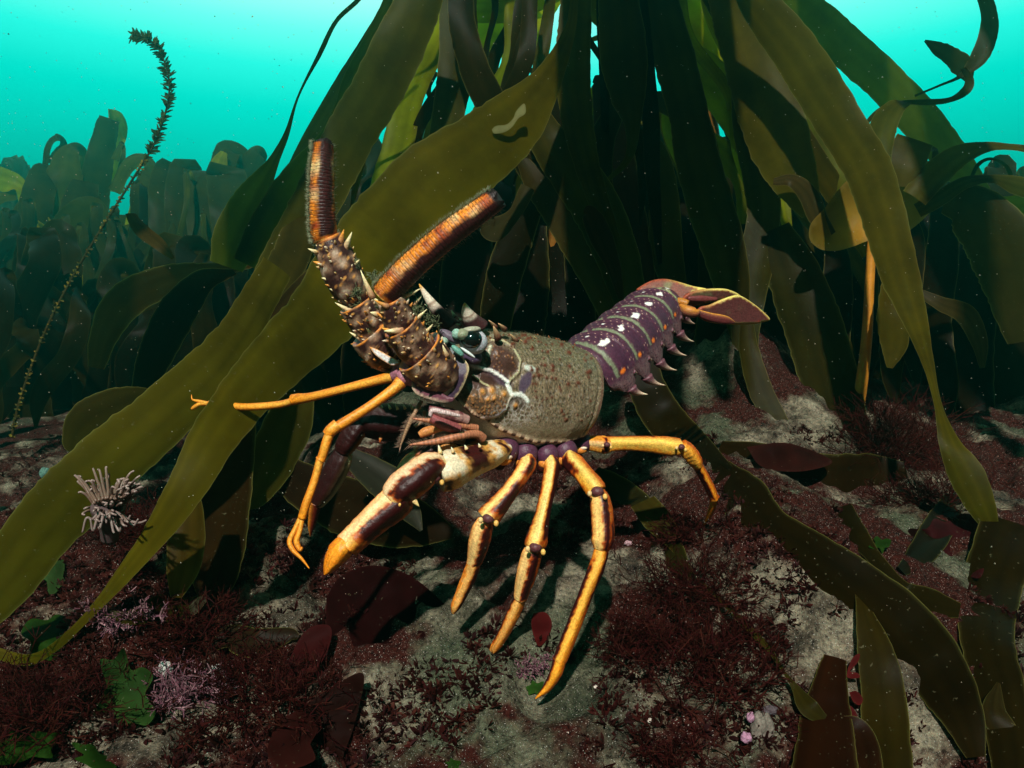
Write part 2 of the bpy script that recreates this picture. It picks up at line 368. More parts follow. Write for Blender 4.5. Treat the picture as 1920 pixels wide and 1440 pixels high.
    for _ in range(120):
        x_, y_ = rg.uniform(950, 1110), rg.uniform(612, 790)
        if y_ < 612 + (x_ - 930) * .28 or (x_ < 990 and y_ > 660): continue
        dots.append((x_, y_, rg.uniform(1.4, 3.6) * (1.15 if y_ < 720 else .7), (.10, .025, .012), rg.uniform(.0004, .0011), None))
    for x_, y_, r_, c_, h_, ring in dots:
        d2 = ((px - x_) ** 2 + (py - y_) ** 2); k = np.exp(-d2 / (r_ * r_)) * near
        if ring is not None: paint(ring, .9 * np.exp(-(d2 / (1.5 * r_ * r_)) ** 2))
        disp += h_ * k; paint(c_, 1.3 * k)
    # banded lower rim and pale underside
    a_deg = np.tile(np.degrees(th), n); sv = np.repeat(ss, m)
    under = sm(283, 296, a_deg) * (a_deg < 330) + ((a_deg > 200) & (a_deg <= 283)) * 0.
    rim = np.exp(-((a_deg - 306) / 3.4) ** 2)
    paint((.66, .46, .30), rim, False); paint(BLOOD, rim * (np.sin(sv * 95) > .1), False)
    paint((.62, .50, .42), 1. * ((a_deg > 215) & (a_deg < 302)), False)
    disp += .0012 * rim
    rear = np.exp(-((sv - .015) / .012) ** 2) ; paint((.17, .07, .05), .7 * rear, False); disp -= .0008 * np.exp(-((sv - .05) / .012) ** 2)
    v2 = v + nx * disp[:, None]
    mb = MB(); mb.grid(v2.reshape(n, m, 3), np.clip(col, .004, .9).reshape(n, m, 3), wrap=True, cap=True)
    # small forward-pointing spines along the back and shoulder
    rg = random.Random(11)
    for _ in range(95):
        q = rg.uniform(.03, .97); a = rg.uniform(35, 150); i = int(np.argmin(abs(ss - q))); j = int(a / 360 * m)
        p = v2.reshape(n, m, 3)[i, j]; nn = nx.reshape(n, m, 3)[i, j]
        r_ = rg.uniform(.0004, .0009); mb.cone(p - nn * .0005, nn + f * .9, r_ * rg.uniform(2.2, 3.6), r_, (.10, .03, .015), (.26, .09, .03))
    for _ in range(900):                                                                       # short fur of algae
        q = rg.uniform(-.01, .9); a = rg.uniform(60, 165); i = int(np.argmin(abs(ss - q))); j = int(a / 360 * m) % m
        p = v2.reshape(n, m, 3)[i, j]; nn = nx.reshape(n, m, 3)[i, j]
        mb.cone(p, nn + np.array([rg.uniform(-.7, .7) for _ in range(3)]), rg.uniform(.0008, .0022), .00013, (.12, .11, .055), (.16, .16, .085), k=3, rows=1)
    return mb.build('carapace', M_carap, lob, label='olive furred carapace with brown pale-lined cheek')
carapace()

def horn(base, tip, r, name='horn', extra=()):
    mb = MB(); b, t_ = P(*base), P(*tip); d = t_ - b; ln = np.linalg.norm(d); rr = r * base[2] / F
    k = 12; rows = 22; dd = unit(d); a = unit(np.cross(dd, (0, 1, 0))); e = np.cross(dd, a); th = np.linspace(0, 2 * math.pi, k, endpoint=False)
    V = np.empty((rows, k, 3)); C = np.empty((rows, k, 3))
    for i in range(rows):
        q = i / (rows - 1); rad = rr * (1 - q) ** .75 + .00025
        V[i] = b + d * q + a * rr * .35 * math.sin(q * 2.4) + rad * (np.cos(th)[:, None] * a + .8 * np.sin(th)[:, None] * e)
        c = np.array((.055, .02, .02)); c = mix(c, WHITE, sm(.38, .55, q)); c = mix(c, (.16, .05, .02), .8 * np.exp(-((q - .56) / .035) ** 2)); c = mix(c, (.55, .26, .03), sm(.82, .97, q))
        C[i] = mix(c, (.035, .02, .025), np.clip(np.cos(th), 0, 1) * (1 - q) * .8 * (q < .8))
    mb.grid(V, C, wrap=True, cap=True)
    for (x0, y0, x1, y1, r1) in extra:
        mb.cone(P(x0, y0, base[2]), P(x1, y1, base[2]) - P(x0, y0, base[2]), np.linalg.norm(P(x1, y1, base[2]) - P(x0, y0, base[2])), r1 * base[2] / F, (.10, .03, .02), (.78, .68, .42))
    mb.build(name, M_shell, lob)
horn((894, 612, .466), (876, 566, .452), 22, extra=[(872, 604, 860, 596, 5), (866, 612, 852, 606, 4)])
horn((846, 612, .468), (789, 530, .462), 16, extra=[(812, 580, 796, 570, 4.5), (820, 594, 804, 582, 4.5), (832, 608, 814, 596, 4.5), (842, 620, 826, 611, 4.5), (854, 596, 846, 582, 5), (862, 606, 850, 597, 4)])
mbs = MB()
for x0, y0, x1, y1, r_ in [(934, 634, 925, 611, 8), (947, 618, 934, 606, 6), (930, 614, 916, 600, 5), (968, 640, 956, 626, 6), (985, 648, 975, 636, 4.5), (1010, 640, 1000, 630, 3.5)]:
    b = P(x0, y0, .463 + (x0 - 930) * .0004); t_ = P(x1, y1, .455 + (x0 - 930) * .0004); mbs.cone(b, t_ - b, np.linalg.norm(t_ - b), r_ * .46 / F, (.12, .03, .02), (.62, .40, .20))
mbs.build('shoulder_spine', M_shell, lob)

def eye(x, y, d, far=False):
    mb = MB(); s = d / F; c = P(x, y, d)
    V = unit(c - np.array(CAM)); A = np.array([unit(np.cross(V, (0, 0, 1.))), V, (0, 0, 1.)])
    def egg(cx, cy, dz, rx, ry, rz, colf, rot=0):
        ca, sa = math.cos(rot), math.sin(rot); B = np.array([A[0] * ca + A[2] * sa, A[1], -A[0] * sa + A[2] * ca])
        mb.ball(P(cx, cy, d + dz), None, colf, 36, 22, ax=np.array([B[0] * rx * s, B[1] * rz * s, B[2] * ry * s]))
    egg(x, y, .002, 20.5, 18, 18, (.003, .006, .005))
    e = mb.build('eye', M_eye, lob, label='glossy black eye in a white socket'); 
    mb = MB()
    egg(x + 3, y + 4, .006, 28, 24.5, 20, (.40, .41, .44), -.3); egg(x - 2, y + 29, .011, 24, 17, 16, (.075, .05, .09), -.5)
    egg(x - 17, y - 9, .000, 13, 11, 15, (.22, .24, .15)); egg(x - 28, y - 10, -.001, 9, 10, 9, (.22, .38, .30)); egg(x - 2, y - 17, .003, 20, 7, 12, (.30, .30, .22), .15)
    egg(x - 26, y + 22, .000, 15, 6, 8, (.12, .30, .24), -.75); egg(x - 7, y + 25, -.001, 17, 3.2, 6, (.62, .68, .66), -.62)
    egg(x - 40, y - 5, .003, 23, 9, 10, (.12, .09, .12), -.55); egg(x - 52, y + 3, .0, 9, 7, 9, (.25, .36, .28), -.3)
    mb.build('socket', M_shell, e)
eye(884, 636, .442)

def pat(base, patches, seed, edge=RUST, pale=None, tint=(.92, .75, .43)):
    """pigment of a leg joint: dark patches with ragged rusty margins on a cream to orange ground"""
    def colf(s, th, X):
        n, m = len(s), len(th); v = X.reshape(-1, 3); N = nz(v, 330, seed).reshape(n, m); N2 = nz(v, 1100, seed + 3).reshape(n, m)
        a = np.degrees(th)[None, :]; S = s[:, None]
        c = base(S + 0 * a, a + 0 * S, N) if callable(base) else np.broadcast_to(np.array(base, float), (n, m, 3)).copy()
        if pale is not None:
            k = np.exp(-(((a - pale[0] + 180) % 360 - 180) / pale[1]) ** 2) * np.ones_like(S); c = mix(c, pale[2], k * .85)
        for s0, s1, a0, a1 in patches:
            mid, hw = (a0 + a1) / 2, (a1 - a0) / 2; da = np.abs((a - mid + 180) % 360 - 180)
            inn = np.minimum(np.minimum((S - s0) / .10, (s1 - S) / .10), (hw + 7 - da) / 16) + N * .8 + N2 * .3
            c = mix(c, edge, sm(-.75, -.05, inn)); c = mix(c, BLOOD, sm(-.10, .45, inn))
        sk = np.array([[noise.noise((math.cos(t_) * 5 + seed, math.sin(t_) * 5, q_ * 4)) for t_ in th] for q_ in s]); c = c * (1 + .38 * sk)[..., None]
        return np.clip(c * np.array(tint) * (1 + .13 * N2 + .10 * N)[..., None], .003, .92)
    return colf
def og(c0, c1, ex=RUST, mid=ORANGE):                       # cream along the ridge, orange to rust at the sides
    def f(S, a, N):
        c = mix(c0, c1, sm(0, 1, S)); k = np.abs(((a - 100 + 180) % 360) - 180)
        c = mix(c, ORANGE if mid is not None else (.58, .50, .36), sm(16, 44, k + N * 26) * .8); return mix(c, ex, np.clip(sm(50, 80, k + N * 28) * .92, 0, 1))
    return f
def knuckle(mb, x, y, d, r, seed=0):           # ball joint with two pale condyles
    s = d / F
    mb.ball(P(x, y, d + r * s * .3), (r * s * .72, r * s * .72, r * s * .6), (.09, .028, .03), 16, 11)
    mb.ball(P(x - r * .85, y + r * .2, d - r * s * .55), (r * s * .27, r * s * .3, r * s * .34), CREAM, 12, 8); mb.ball(P(x + r * .85, y + r * .55, d - r * s * .55), (r * s * .28, r * s * .3, r * s * .36), (.70, .40, .10), 12, 8)
def leg(segs, knots=(), coxa=None, hairs=0, spines=()):
    mb = MB(); rg = random.Random(len(segs) * 7 + int(segs[0][0][0][0]))
    if coxa:
        x, y, d, r = coxa; s = d / F
        mb.ball(P(x, y, d), (r * s, r * s, r * s * 1.05), (.075, .024, .048), 20, 13)
        mb.ball(P(x - r * .15, y + r * .75, d - r * s * .45), (r * s * .62, r * s * .5, r * s * .45), (.62, .20, .03), 14, 9)
        mb.ball(P(x + r * .1, y + r * .55, d - r * s * .62), (r * s * .42, r * s * .4, r * s * .25), (.75, .58, .42), 12, 8)
        mb.ball(P(x - r * .45, y + r * 1.05, d - r * s * .2), (r * s * .45, r * s * .5, r * s * .5), BLOOD, 12, 8)
    for st, colf in segs: tube(mb, st, colf, k=32, n=50, ridge=.085)
    for kx in knots: knuckle(mb, *kx)
    for (x0, y0, x1, y1, d, r, c1) in spines:
        b = P(x0, y0, d); t_ = P(x1, y1, d - .001); mb.cone(b, t_ - b, np.linalg.norm(t_ - b), r * d / F, CREAM, c1)
    return mb.build('walking_leg', M_shell, lob)

C_ = CREAM; O_ = ORANGE; W_ = WHITE
# great front leg, reaching down to the left
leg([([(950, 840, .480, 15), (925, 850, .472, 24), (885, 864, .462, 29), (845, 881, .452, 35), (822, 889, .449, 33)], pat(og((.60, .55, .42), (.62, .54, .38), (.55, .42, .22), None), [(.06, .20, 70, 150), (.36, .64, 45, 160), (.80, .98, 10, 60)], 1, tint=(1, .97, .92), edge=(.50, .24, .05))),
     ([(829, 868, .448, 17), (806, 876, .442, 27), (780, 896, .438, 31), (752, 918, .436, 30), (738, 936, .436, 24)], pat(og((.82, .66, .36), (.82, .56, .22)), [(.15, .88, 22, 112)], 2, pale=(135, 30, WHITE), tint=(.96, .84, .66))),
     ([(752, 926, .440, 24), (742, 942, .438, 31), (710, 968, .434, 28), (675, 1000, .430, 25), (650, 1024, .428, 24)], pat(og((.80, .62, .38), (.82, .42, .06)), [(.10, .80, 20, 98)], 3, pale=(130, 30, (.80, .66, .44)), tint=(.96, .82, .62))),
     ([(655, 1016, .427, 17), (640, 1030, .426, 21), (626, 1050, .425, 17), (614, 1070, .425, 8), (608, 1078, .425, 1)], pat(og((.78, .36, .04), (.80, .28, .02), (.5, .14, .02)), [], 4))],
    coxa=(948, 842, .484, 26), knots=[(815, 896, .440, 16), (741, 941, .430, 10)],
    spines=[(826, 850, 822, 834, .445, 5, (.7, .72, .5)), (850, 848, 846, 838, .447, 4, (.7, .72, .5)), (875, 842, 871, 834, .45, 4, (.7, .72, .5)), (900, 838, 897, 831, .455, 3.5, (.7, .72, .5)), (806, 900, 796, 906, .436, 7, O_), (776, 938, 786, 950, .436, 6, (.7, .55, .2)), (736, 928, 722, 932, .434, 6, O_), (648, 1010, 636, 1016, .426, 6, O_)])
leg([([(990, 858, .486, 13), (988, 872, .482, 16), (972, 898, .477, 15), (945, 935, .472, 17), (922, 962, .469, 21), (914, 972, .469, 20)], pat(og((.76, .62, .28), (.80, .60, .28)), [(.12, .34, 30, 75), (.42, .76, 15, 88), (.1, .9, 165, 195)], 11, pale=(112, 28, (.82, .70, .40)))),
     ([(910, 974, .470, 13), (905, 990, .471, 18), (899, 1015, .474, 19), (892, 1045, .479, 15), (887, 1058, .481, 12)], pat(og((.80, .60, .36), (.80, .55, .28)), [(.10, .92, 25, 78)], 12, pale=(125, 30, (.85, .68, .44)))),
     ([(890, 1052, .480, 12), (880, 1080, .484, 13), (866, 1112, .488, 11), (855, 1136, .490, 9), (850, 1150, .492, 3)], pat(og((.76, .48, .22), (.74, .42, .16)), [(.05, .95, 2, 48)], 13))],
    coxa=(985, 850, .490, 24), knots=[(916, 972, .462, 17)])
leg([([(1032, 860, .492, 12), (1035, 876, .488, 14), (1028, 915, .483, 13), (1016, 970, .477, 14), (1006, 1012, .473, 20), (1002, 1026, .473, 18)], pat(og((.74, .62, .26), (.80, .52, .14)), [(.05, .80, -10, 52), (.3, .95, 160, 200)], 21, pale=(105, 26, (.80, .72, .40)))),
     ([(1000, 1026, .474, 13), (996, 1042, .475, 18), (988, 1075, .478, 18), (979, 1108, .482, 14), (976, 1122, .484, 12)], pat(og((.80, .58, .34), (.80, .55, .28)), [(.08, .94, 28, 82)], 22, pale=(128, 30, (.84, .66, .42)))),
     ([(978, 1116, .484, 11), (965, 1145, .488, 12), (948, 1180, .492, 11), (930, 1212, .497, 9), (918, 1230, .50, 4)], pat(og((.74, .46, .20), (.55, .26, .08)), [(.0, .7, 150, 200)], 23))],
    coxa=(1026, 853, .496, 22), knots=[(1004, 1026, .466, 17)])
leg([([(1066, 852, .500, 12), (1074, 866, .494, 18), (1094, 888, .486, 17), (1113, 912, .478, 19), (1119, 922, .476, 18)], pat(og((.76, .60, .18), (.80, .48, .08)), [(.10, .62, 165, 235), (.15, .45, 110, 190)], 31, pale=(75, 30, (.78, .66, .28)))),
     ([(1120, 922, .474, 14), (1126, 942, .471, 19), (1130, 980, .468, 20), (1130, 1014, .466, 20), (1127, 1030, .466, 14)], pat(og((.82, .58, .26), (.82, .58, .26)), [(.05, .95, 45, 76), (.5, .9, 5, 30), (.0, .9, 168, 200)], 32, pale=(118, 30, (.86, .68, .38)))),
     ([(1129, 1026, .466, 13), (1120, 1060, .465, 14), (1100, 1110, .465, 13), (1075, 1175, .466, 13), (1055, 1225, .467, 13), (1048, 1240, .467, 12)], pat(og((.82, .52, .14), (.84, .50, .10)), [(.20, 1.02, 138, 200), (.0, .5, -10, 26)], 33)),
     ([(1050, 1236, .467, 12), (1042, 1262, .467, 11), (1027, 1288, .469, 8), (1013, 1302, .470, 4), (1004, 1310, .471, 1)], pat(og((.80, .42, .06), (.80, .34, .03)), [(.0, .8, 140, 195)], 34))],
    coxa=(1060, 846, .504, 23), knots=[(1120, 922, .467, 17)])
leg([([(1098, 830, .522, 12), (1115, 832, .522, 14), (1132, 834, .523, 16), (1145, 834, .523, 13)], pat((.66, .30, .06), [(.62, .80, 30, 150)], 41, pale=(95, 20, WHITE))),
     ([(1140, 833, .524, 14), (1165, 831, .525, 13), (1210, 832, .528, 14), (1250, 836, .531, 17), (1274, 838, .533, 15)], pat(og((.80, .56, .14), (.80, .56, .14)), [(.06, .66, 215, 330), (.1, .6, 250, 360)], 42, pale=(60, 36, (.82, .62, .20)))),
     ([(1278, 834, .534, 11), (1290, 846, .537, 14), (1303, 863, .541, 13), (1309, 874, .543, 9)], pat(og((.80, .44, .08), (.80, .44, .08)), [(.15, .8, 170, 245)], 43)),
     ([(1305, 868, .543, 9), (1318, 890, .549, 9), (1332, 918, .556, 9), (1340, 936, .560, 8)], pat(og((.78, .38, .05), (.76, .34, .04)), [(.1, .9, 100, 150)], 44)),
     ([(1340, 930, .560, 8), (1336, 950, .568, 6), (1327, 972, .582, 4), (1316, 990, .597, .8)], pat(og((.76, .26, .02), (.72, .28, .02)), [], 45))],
    coxa=(1092, 830, .522, 18), knots=[(1138, 834, .515, 9), (1277, 838, .526, 10)])
# far-side legs, half hidden
leg([([(800, 800, .520, 18), (770, 795, .518, 32), (730, 792, .515, 34), (695, 790, .512, 30), (680, 785, .511, 18)], pat((.018, .003, .003), [], 51, pale=(190, 26, (.30, .36, .24)))),
     ([(684, 785, .510, 14), (668, 805, .509, 20), (650, 832, .509, 19), (642, 848, .510, 14)], pat((.022, .004, .004), [], 52, pale=(10, 20, (.5, .24, .06)))),
     ([(648, 838, .512, 14), (635, 870, .513, 21), (615, 910, .515, 20), (597, 940, .517, 14), (592, 948, .517, 9)], pat((.020, .0035, .0035), [], 53, pale=(15, 30, (.55, .54, .46)))),
     ([(592, 942, .517, 11), (588, 965, .52, 9), (584, 988, .523, 6), (582, 1006, .525, 1)], pat((.07, .008, .004), [], 54, pale=(150, 30, (.5, .2, .03))))],
    spines=[(690 + i * 14, 768 - (i % 2), 685 + i * 14, 756, .508, 3, (.42, .5, .34)) for i in range(8)] + [(716, 812, 712, 830, .510, 7, (.55, .12, .02)), (678, 792, 664, 782, .508, 5, (.5, .5, .2))])
leg([([(905, 828, .500, 10), (860, 836, .500, 13), (815, 842, .498, 15), (778, 852, .496, 14)], pat((.28, .09, .03), [(.1, .9, 60, 150)], 61, pale=(160, 24, (.6, .5, .4)))),
     ([(786, 850, .496, 10), (768, 866, .495, 13), (752, 886, .495, 11), (738, 906, .495, 5)], pat((.50, .24, .12), [], 62, pale=(120, 40, (.66, .48, .36))))])

# antennae: peduncle (antenna) and flagellum
def peduncle(segs, spines, tufts, seed):
    mb = MB(); rg = random.Random(seed)
    for st, dark in segs:
        def colf(s, th, X, dark=dark):
            n, m = X.shape[:2]; v = X.reshape(-1, 3); N = nz(v, 150, seed).reshape(n, m); N2 = nz(v, 420, seed + 2).reshape(n, m); S = s[:, None]
            vd = np.array([noise.voronoi((p * 270).tolist())[0][0] for p in v]).reshape(n, m)
            c = mix((.34, .20, .12), (.034, .012, .011), sm(-.50 - dark * .3, .26 - dark * .3, N + .4 * N2)); c = mix(c, (.56, .46, .35), sm(.22, .6, -N + .3 * N2 - .1) * .6)
            c = mix(c, (.70, .33, .08), 1 - sm(.10, .30, vd))
            c = mix(c, (.60, .20, .03), sm(.775, .80, S + N * .02) * (1 - sm(.82, .83, S)) * np.clip(.55 + N * 1.5, 0, 1)); c = mix(c, (.24, .075, .10), sm(.82, .84, S) + 0 * N)
            return np.clip(c * (1 + .2 * N2[..., None]), .004, .9)
        # stations end in an open rim: rim, then folded inward
        a = np.asarray(st, float); x, y, d, r = a[-1]; dx, dy, dd = a[-1][:3] - a[-2][:3]; q = 1 / max(1e-6, math.hypot(dx, dy))
        rim = np.array([[x, y, d, r], [x + dx * q * 2, y + dy * q * 2, d, r * .98], [x - dx * q * 3, y - dy * q * 3, d, r * .82], [x - dx * q * 8, y - dy * q * 8, d, r * .5]])
        body = cr(a, 40); prof = np.vstack([body, rim[1:]])
        k = 40; C = PA(prof[:, :3]); T = unit(C[len(body) - 1] - C[0]); V = unit(C[0] - np.array(CAM)); S_ = unit(np.cross(T, V)); N_ = -np.cross(S_, T); th = np.linspace(0, 2 * math.pi, k, endpoint=False)
        rr = prof[:, 3] * prof[:, 2] / F
        X = C[:, None] + rr[:, None, None] * (np.cos(th)[None, :, None] * S_ + np.sin(th)[None, :, None] * N_)
        nv = np.array([noise.voronoi((p * 270).tolist())[0][0] for p in X.reshape(-1, 3)]).reshape(X.shape[:2])
        lump = (1 - sm(.0, .34, nv)) * .0011; lump[len(body) - 5:] = 0
        X = X + lump[..., None] * (np.cos(th)[None, :, None] * S_ + np.sin(th)[None, :, None] * N_)
        for _ in range(46):                                   # many small spines, pointing forward
            i_, j_ = rg.randint(3, len(body) - 4), rg.randrange(k); o_ = unit(X[i_, j_] - C[i_]); r_ = rg.uniform(.0007, .0013)
            mb.cone(X[i_, j_] - o_ * .0006, o_ * .9 + T * .8, r_ * rg.uniform(2., 3.6), r_, (.30, .11, .03), rg.choice(((.66, .50, .22), (.62, .26, .04), (.72, .62, .44))), k=6, rows=3)
        cc = colf(np.concatenate([np.linspace(0, .8, len(body)), [.82, .88, 1.]]), th, X); mb.grid(X, cc, wrap=True, cap=True)
    for (x0, y0, x1, y1, d, r) in spines:
        b = P(x0, y0, d); t_ = P(x1, y1, d - .004); mb.cone(b, t_ - b, np.linalg.norm(t_ - b), r * d / F, (.40, .20, .10), (.85, .74, .40) if rg.random() < .7 else (.80, .32, .04), bend=np.array((0, 0, .15)))
    for (x, y, d, r) in tufts:
        for _ in range(70):
            v = unit(np.array([rg.gauss(0, 1), rg.gauss(0, 1) - .4, rg.gauss(0, 1) + .5])); b = P(x + rg.gauss(0, r * .35), y + rg.gauss(0, r * .35), d)
            mb.cone(b, v, r * d / F * rg.uniform(.5, 1.1), .00035, (.07, .08, .035), (.17, .20, .10), k=3, rows=2)
    return mb.build('antenna', M_shell, lob)
def flagellum(parent, pts, seed, hairside):
    mb = MB(); rg = random.Random(seed); n = 330; k = 36; a = cr(pts, n); C = PA(a[:, :3]); r = a[:, 3] * a[:, 2] / F
    T = unit(np.gradient(C, axis=0)); V = unit(C - np.array(CAM)); S = unit(np.cross(T, V)); N = -np.cross(S, T); th = np.linspace(0, 2 * math.pi, k, endpoint=False)
    s = np.linspace(0, 1, n); rings = 46 if seed == 1 else 40
    saw = (s * rings) % 1.0; rr = r * (1 + .045 * saw - .02 * (saw < .2))
    X = C[:, None] + rr[:, None, None] * (np.cos(th)[None, :, None] * S[:, None] + np.sin(th)[None, :, None] * N[:, None])
    for j in range(k):                                        # ragged broken end
        kk = int(n * (1 - .06 * (2.2 * noise.noise((math.cos(th[j]) * 1.9, math.sin(th[j]) * 1.9, seed * 3.3)) + .8))); kk = min(max(kk, n - 60), n - 2); X[kk:, j] = X[kk - 1, j] + (X[kk:, j] - X[kk - 1, j]) * .15
    a_ = np.degrees(th)[None, :]; Nn = nz(X.reshape(-1, 3), 160, seed).reshape(n, k); S_ = s[:, None]
    c = mix((.72, .22, .018), (.34, .055, .012), sm(-.15, .5, Nn + .25 * np.sin(S_ * 23 + seed)))
    pale = (np.exp(-((S_ - (.72 if seed == 1 else .66)) / .07) ** 2) + .6 * np.exp(-((S_ - (.34 if seed == 1 else .45)) / .05) ** 2)) * np.clip(.7 + Nn * 1.6, 0, 1)
    c = mix(c, (.80, .58, .26), np.clip(pale, 0, .95)); c = mix(c, (.76, .42, .10), 1 - sm(.015, .05, S_ + 0 * Nn))
    da = np.abs((a_ - (125 if seed == 1 else 108) + 180) % 360 - 180); stripe = 1 - sm(20, 40, da + Nn * 16 - 8)
    c = mix(c, (.045, .010, .010), stripe * sm(.05, .12, S_)); c = mix(c, (.03, .02, .02), sm(.90, .945, S_ + Nn * .05))
    c = c * (1 - .55 * (saw[:, None] < .24))[..., None]
    dots = ((a_ * rings * .12 + 37 * np.floor(S_ * rings)) % 40 < 14) & (saw[:, None] > .6); c = np.where(dots[..., None], c * .45, c)
    mb.grid(X, np.clip(c, .004, .9), wrap=True, cap=True)
    for i in range(2, n - 12):
        for _ in range(3):
            side = hairside + rg.gauss(0, 22) if rg.random() < .86 else hairside + 180 + rg.gauss(0, 14); j = int(side / 360 * k) % k
            o = unit(X[i, j] - C[i]); mb.cone(X[i, j], o + T[i] * rg.uniform(.1, .9) + np.array([rg.uniform(-.3, .3) for _ in range(3)]), rg.uniform(.0014, .0036), .00016, (.13, .14, .08), (.26, .28, .17), k=3, rows=1)
    mb.build('flagellum', M_shell, parent, label='broken-off ringed orange flagellum')
na = peduncle([([(842, 716, .452, 30), (822, 698, .448, 42), (800, 676, .444, 47), (786, 660, .441, 50)], .0),
               ([(802, 676, .444, 30), (780, 652, .438, 36), (763, 628, .433, 37), (752, 610, .430, 36)], .35),
               ([(764, 630, .435, 24), (750, 604, .430, 30), (740, 580, .426, 29), (732, 562, .424, 26)], .55)],
              [(735, 622, 716, 618, .425, 7), (728, 600, 706, 590, .425, 6), (716, 572, 698, 560, .424, 7), (700, 560, 676, 514, .422, 7), (745, 560, 790, 548, .426, 7), (770, 606, 800, 586, .43, 7), (790, 630, 812, 612, .435, 6),
               (708, 590, 694, 588, .424, 7), (755, 618, 720, 626, .424, 9), (776, 572, 792, 556, .43, 5), (815, 655, 830, 640, .438, 6), (740, 640, 728, 634, .43, 6), (838, 668, 830, 650, .437, 6), (728, 575, 702, 566, .418, 6)],
              [(768, 545, .424, 16), (782, 582, .428, 16), (800, 600, .432, 15), (812, 606, .436, 12), (700, 520, .424, 12), (735, 550, .424, 10), (668, 548, .432, 12)], 1)
flagellum(na, [(718, 556, .424, 23), (735, 537, .422, 25), (780, 492, .419, 25), (840, 440, .417, 24), (900, 396, .416, 22), (938, 368, .416, 20)], 1, 5)
fa = peduncle([([(745, 680, .478, 30), (724, 660, .474, 40), (705, 638, .470, 42), (694, 622, .468, 42)], .15),
               ([(712, 640, .472, 26), (694, 610, .468, 34), (678, 585, .464, 35), (668, 570, .462, 34)], .2),
               ([(672, 568, .464, 22), (658, 545, .460, 33), (640, 508, .456, 37), (624, 470, .452, 32), (614, 446, .450, 26)], .45)],
              [(608, 470, 592, 462, .449, 6), (605, 476, 577, 470, .449, 7), (612, 498, 587, 494, .450, 8), (622, 525, 603, 524, .452, 6), (634, 548, 618, 544, .454, 5), (645, 470, 660, 440, .449, 8), (637, 456, 645, 434, .447, 7), (660, 500, 674, 490, .452, 6),
               (670, 600, 640, 590, .462, 8), (676, 606, 644, 598, .462, 7), (672, 588, 628, 574, .460, 8), (690, 640, 655, 628, .466, 7), (700, 656, 676, 648, .468, 6), (700, 640, 640, 598, .463, 9), (712, 660, 692, 652, .467, 6), (664, 572, 640, 562, .460, 7), (686, 612, 668, 604, .458, 6), (700, 628, 686, 618, .460, 6), (720, 650, 704, 640, .462, 5)],
              [(668, 495, .450, 10), (670, 572, .456, 12)], 2)
flagellum(fa, [(612, 452, .450, 24), (607, 432, .449, 24), (604, 385, .447, 23), (604, 330, .446, 21.5), (606, 285, .446, 19), (607, 262, .446, 17)], 2, 0)

# antennules
def antennule(pts_list, bpts):
    mb = MB()
    tube(mb, bpts, (.30, .12, .16), k=16, n=20)
    for st in pts_list:
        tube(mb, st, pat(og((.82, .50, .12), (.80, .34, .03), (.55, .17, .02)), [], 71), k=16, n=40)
    return mb.build('antennule', M_shell, lob)
antennule([[(752, 716, .444, 13), (735, 732, .442, 10), (690, 764, .437, 9), (640, 796, .433, 10), (632, 802, .432, 10)],
           [(634, 796, .432, 12), (622, 806, .431, 12), (614, 815, .431, 11)], [(620, 806, .431, 9), (612, 830, .430, 9), (604, 856, .430, 8.5), (601, 862, .430, 10)],
           [(601, 860, .430, 8), (590, 900, .430, 7.5), (574, 945, .429, 8), (566, 972, .429, 8)],
           [(564, 970, .429, 5), (552, 995, .428, 5), (543, 1015, .427, 5), (550, 1032, .426, 4.5), (566, 1048, .425, 3), (580, 1066, .424, 1)],
           [(567, 970, .429, 5), (562, 995, .428, 5), (556, 1014, .428, 6), (562, 1030, .427, 4.5), (567, 1026, .427, 2)]],
          [(775, 712, .450, 14), (762, 706, .447, 17), (748, 712, .445, 13)])
antennule([[(738, 706, .466, 12), (720, 710, .468, 10), (650, 728, .476, 8.5), (585, 744, .484, 8.5), (560, 748, .488, 10), (548, 752, .490, 8)],
           [(562, 746, .488, 9), (549, 749, .490, 10)], [(553, 751, .490, 7), (520, 759, .497, 7), (460, 763, .510, 7), (420, 759, .519, 6.5), (392, 757, .525, 6)],
           [(394, 757, .525, 4.5), (376, 757, .528, 4.5), (362, 765, .530, 3.5), (358, 766, .530, 1)], [(390, 756, .525, 3.5), (372, 752, .528, 3), (361, 749, .530, 1.6), (359, 740, .531, .6)]],
          [(765, 706, .462, 14), (752, 700, .463, 18), (738, 706, .465, 12)])

# mouthparts
def palp(st, c0=(.42, .16, .08), hairs=True, bands=True):
    mb = MB(); rg = random.Random(int(st[0][0]))
    def colf(s, th, X):
        n, m = X.shape[:2]; b = ((s * 26) % 1 < .35); c = np.broadcast_to(np.array(c0, float), (n, m, 3)).copy(); N = nz(X.reshape(-1, 3), 260, 3).reshape(n, m)
        if bands: c[b] *= .55; return c
        return np.clip(mix(c, (.10, .025, .03), sm(-.1, .3, N)) * (1 + .4 * N)[..., None], .003, .9)
    tube(mb, st, colf, k=10, n=70)
    if hairs:
        a = cr(st, 60); C = PA(a[:, :3]); T = unit(np.gradient(C, axis=0))
        for i in range(20, 60):
            for sg in (-1, 1):
                mb.cone(C[i], T[i] + np.array((rg.uniform(-.1, .1), rg.uniform(-.3, .1), sg * .9)), rg.uniform(.003, .006), .00018, (.30, .16, .10), (.40, .28, .20), k=3, rows=1)
    mb.build('mouthpart', M_shell, lob)
palp([(895, 803, .462, 7), (860, 797, .455, 6.5), (815, 790, .450, 5.5), (774, 785, .448, 1.5)])
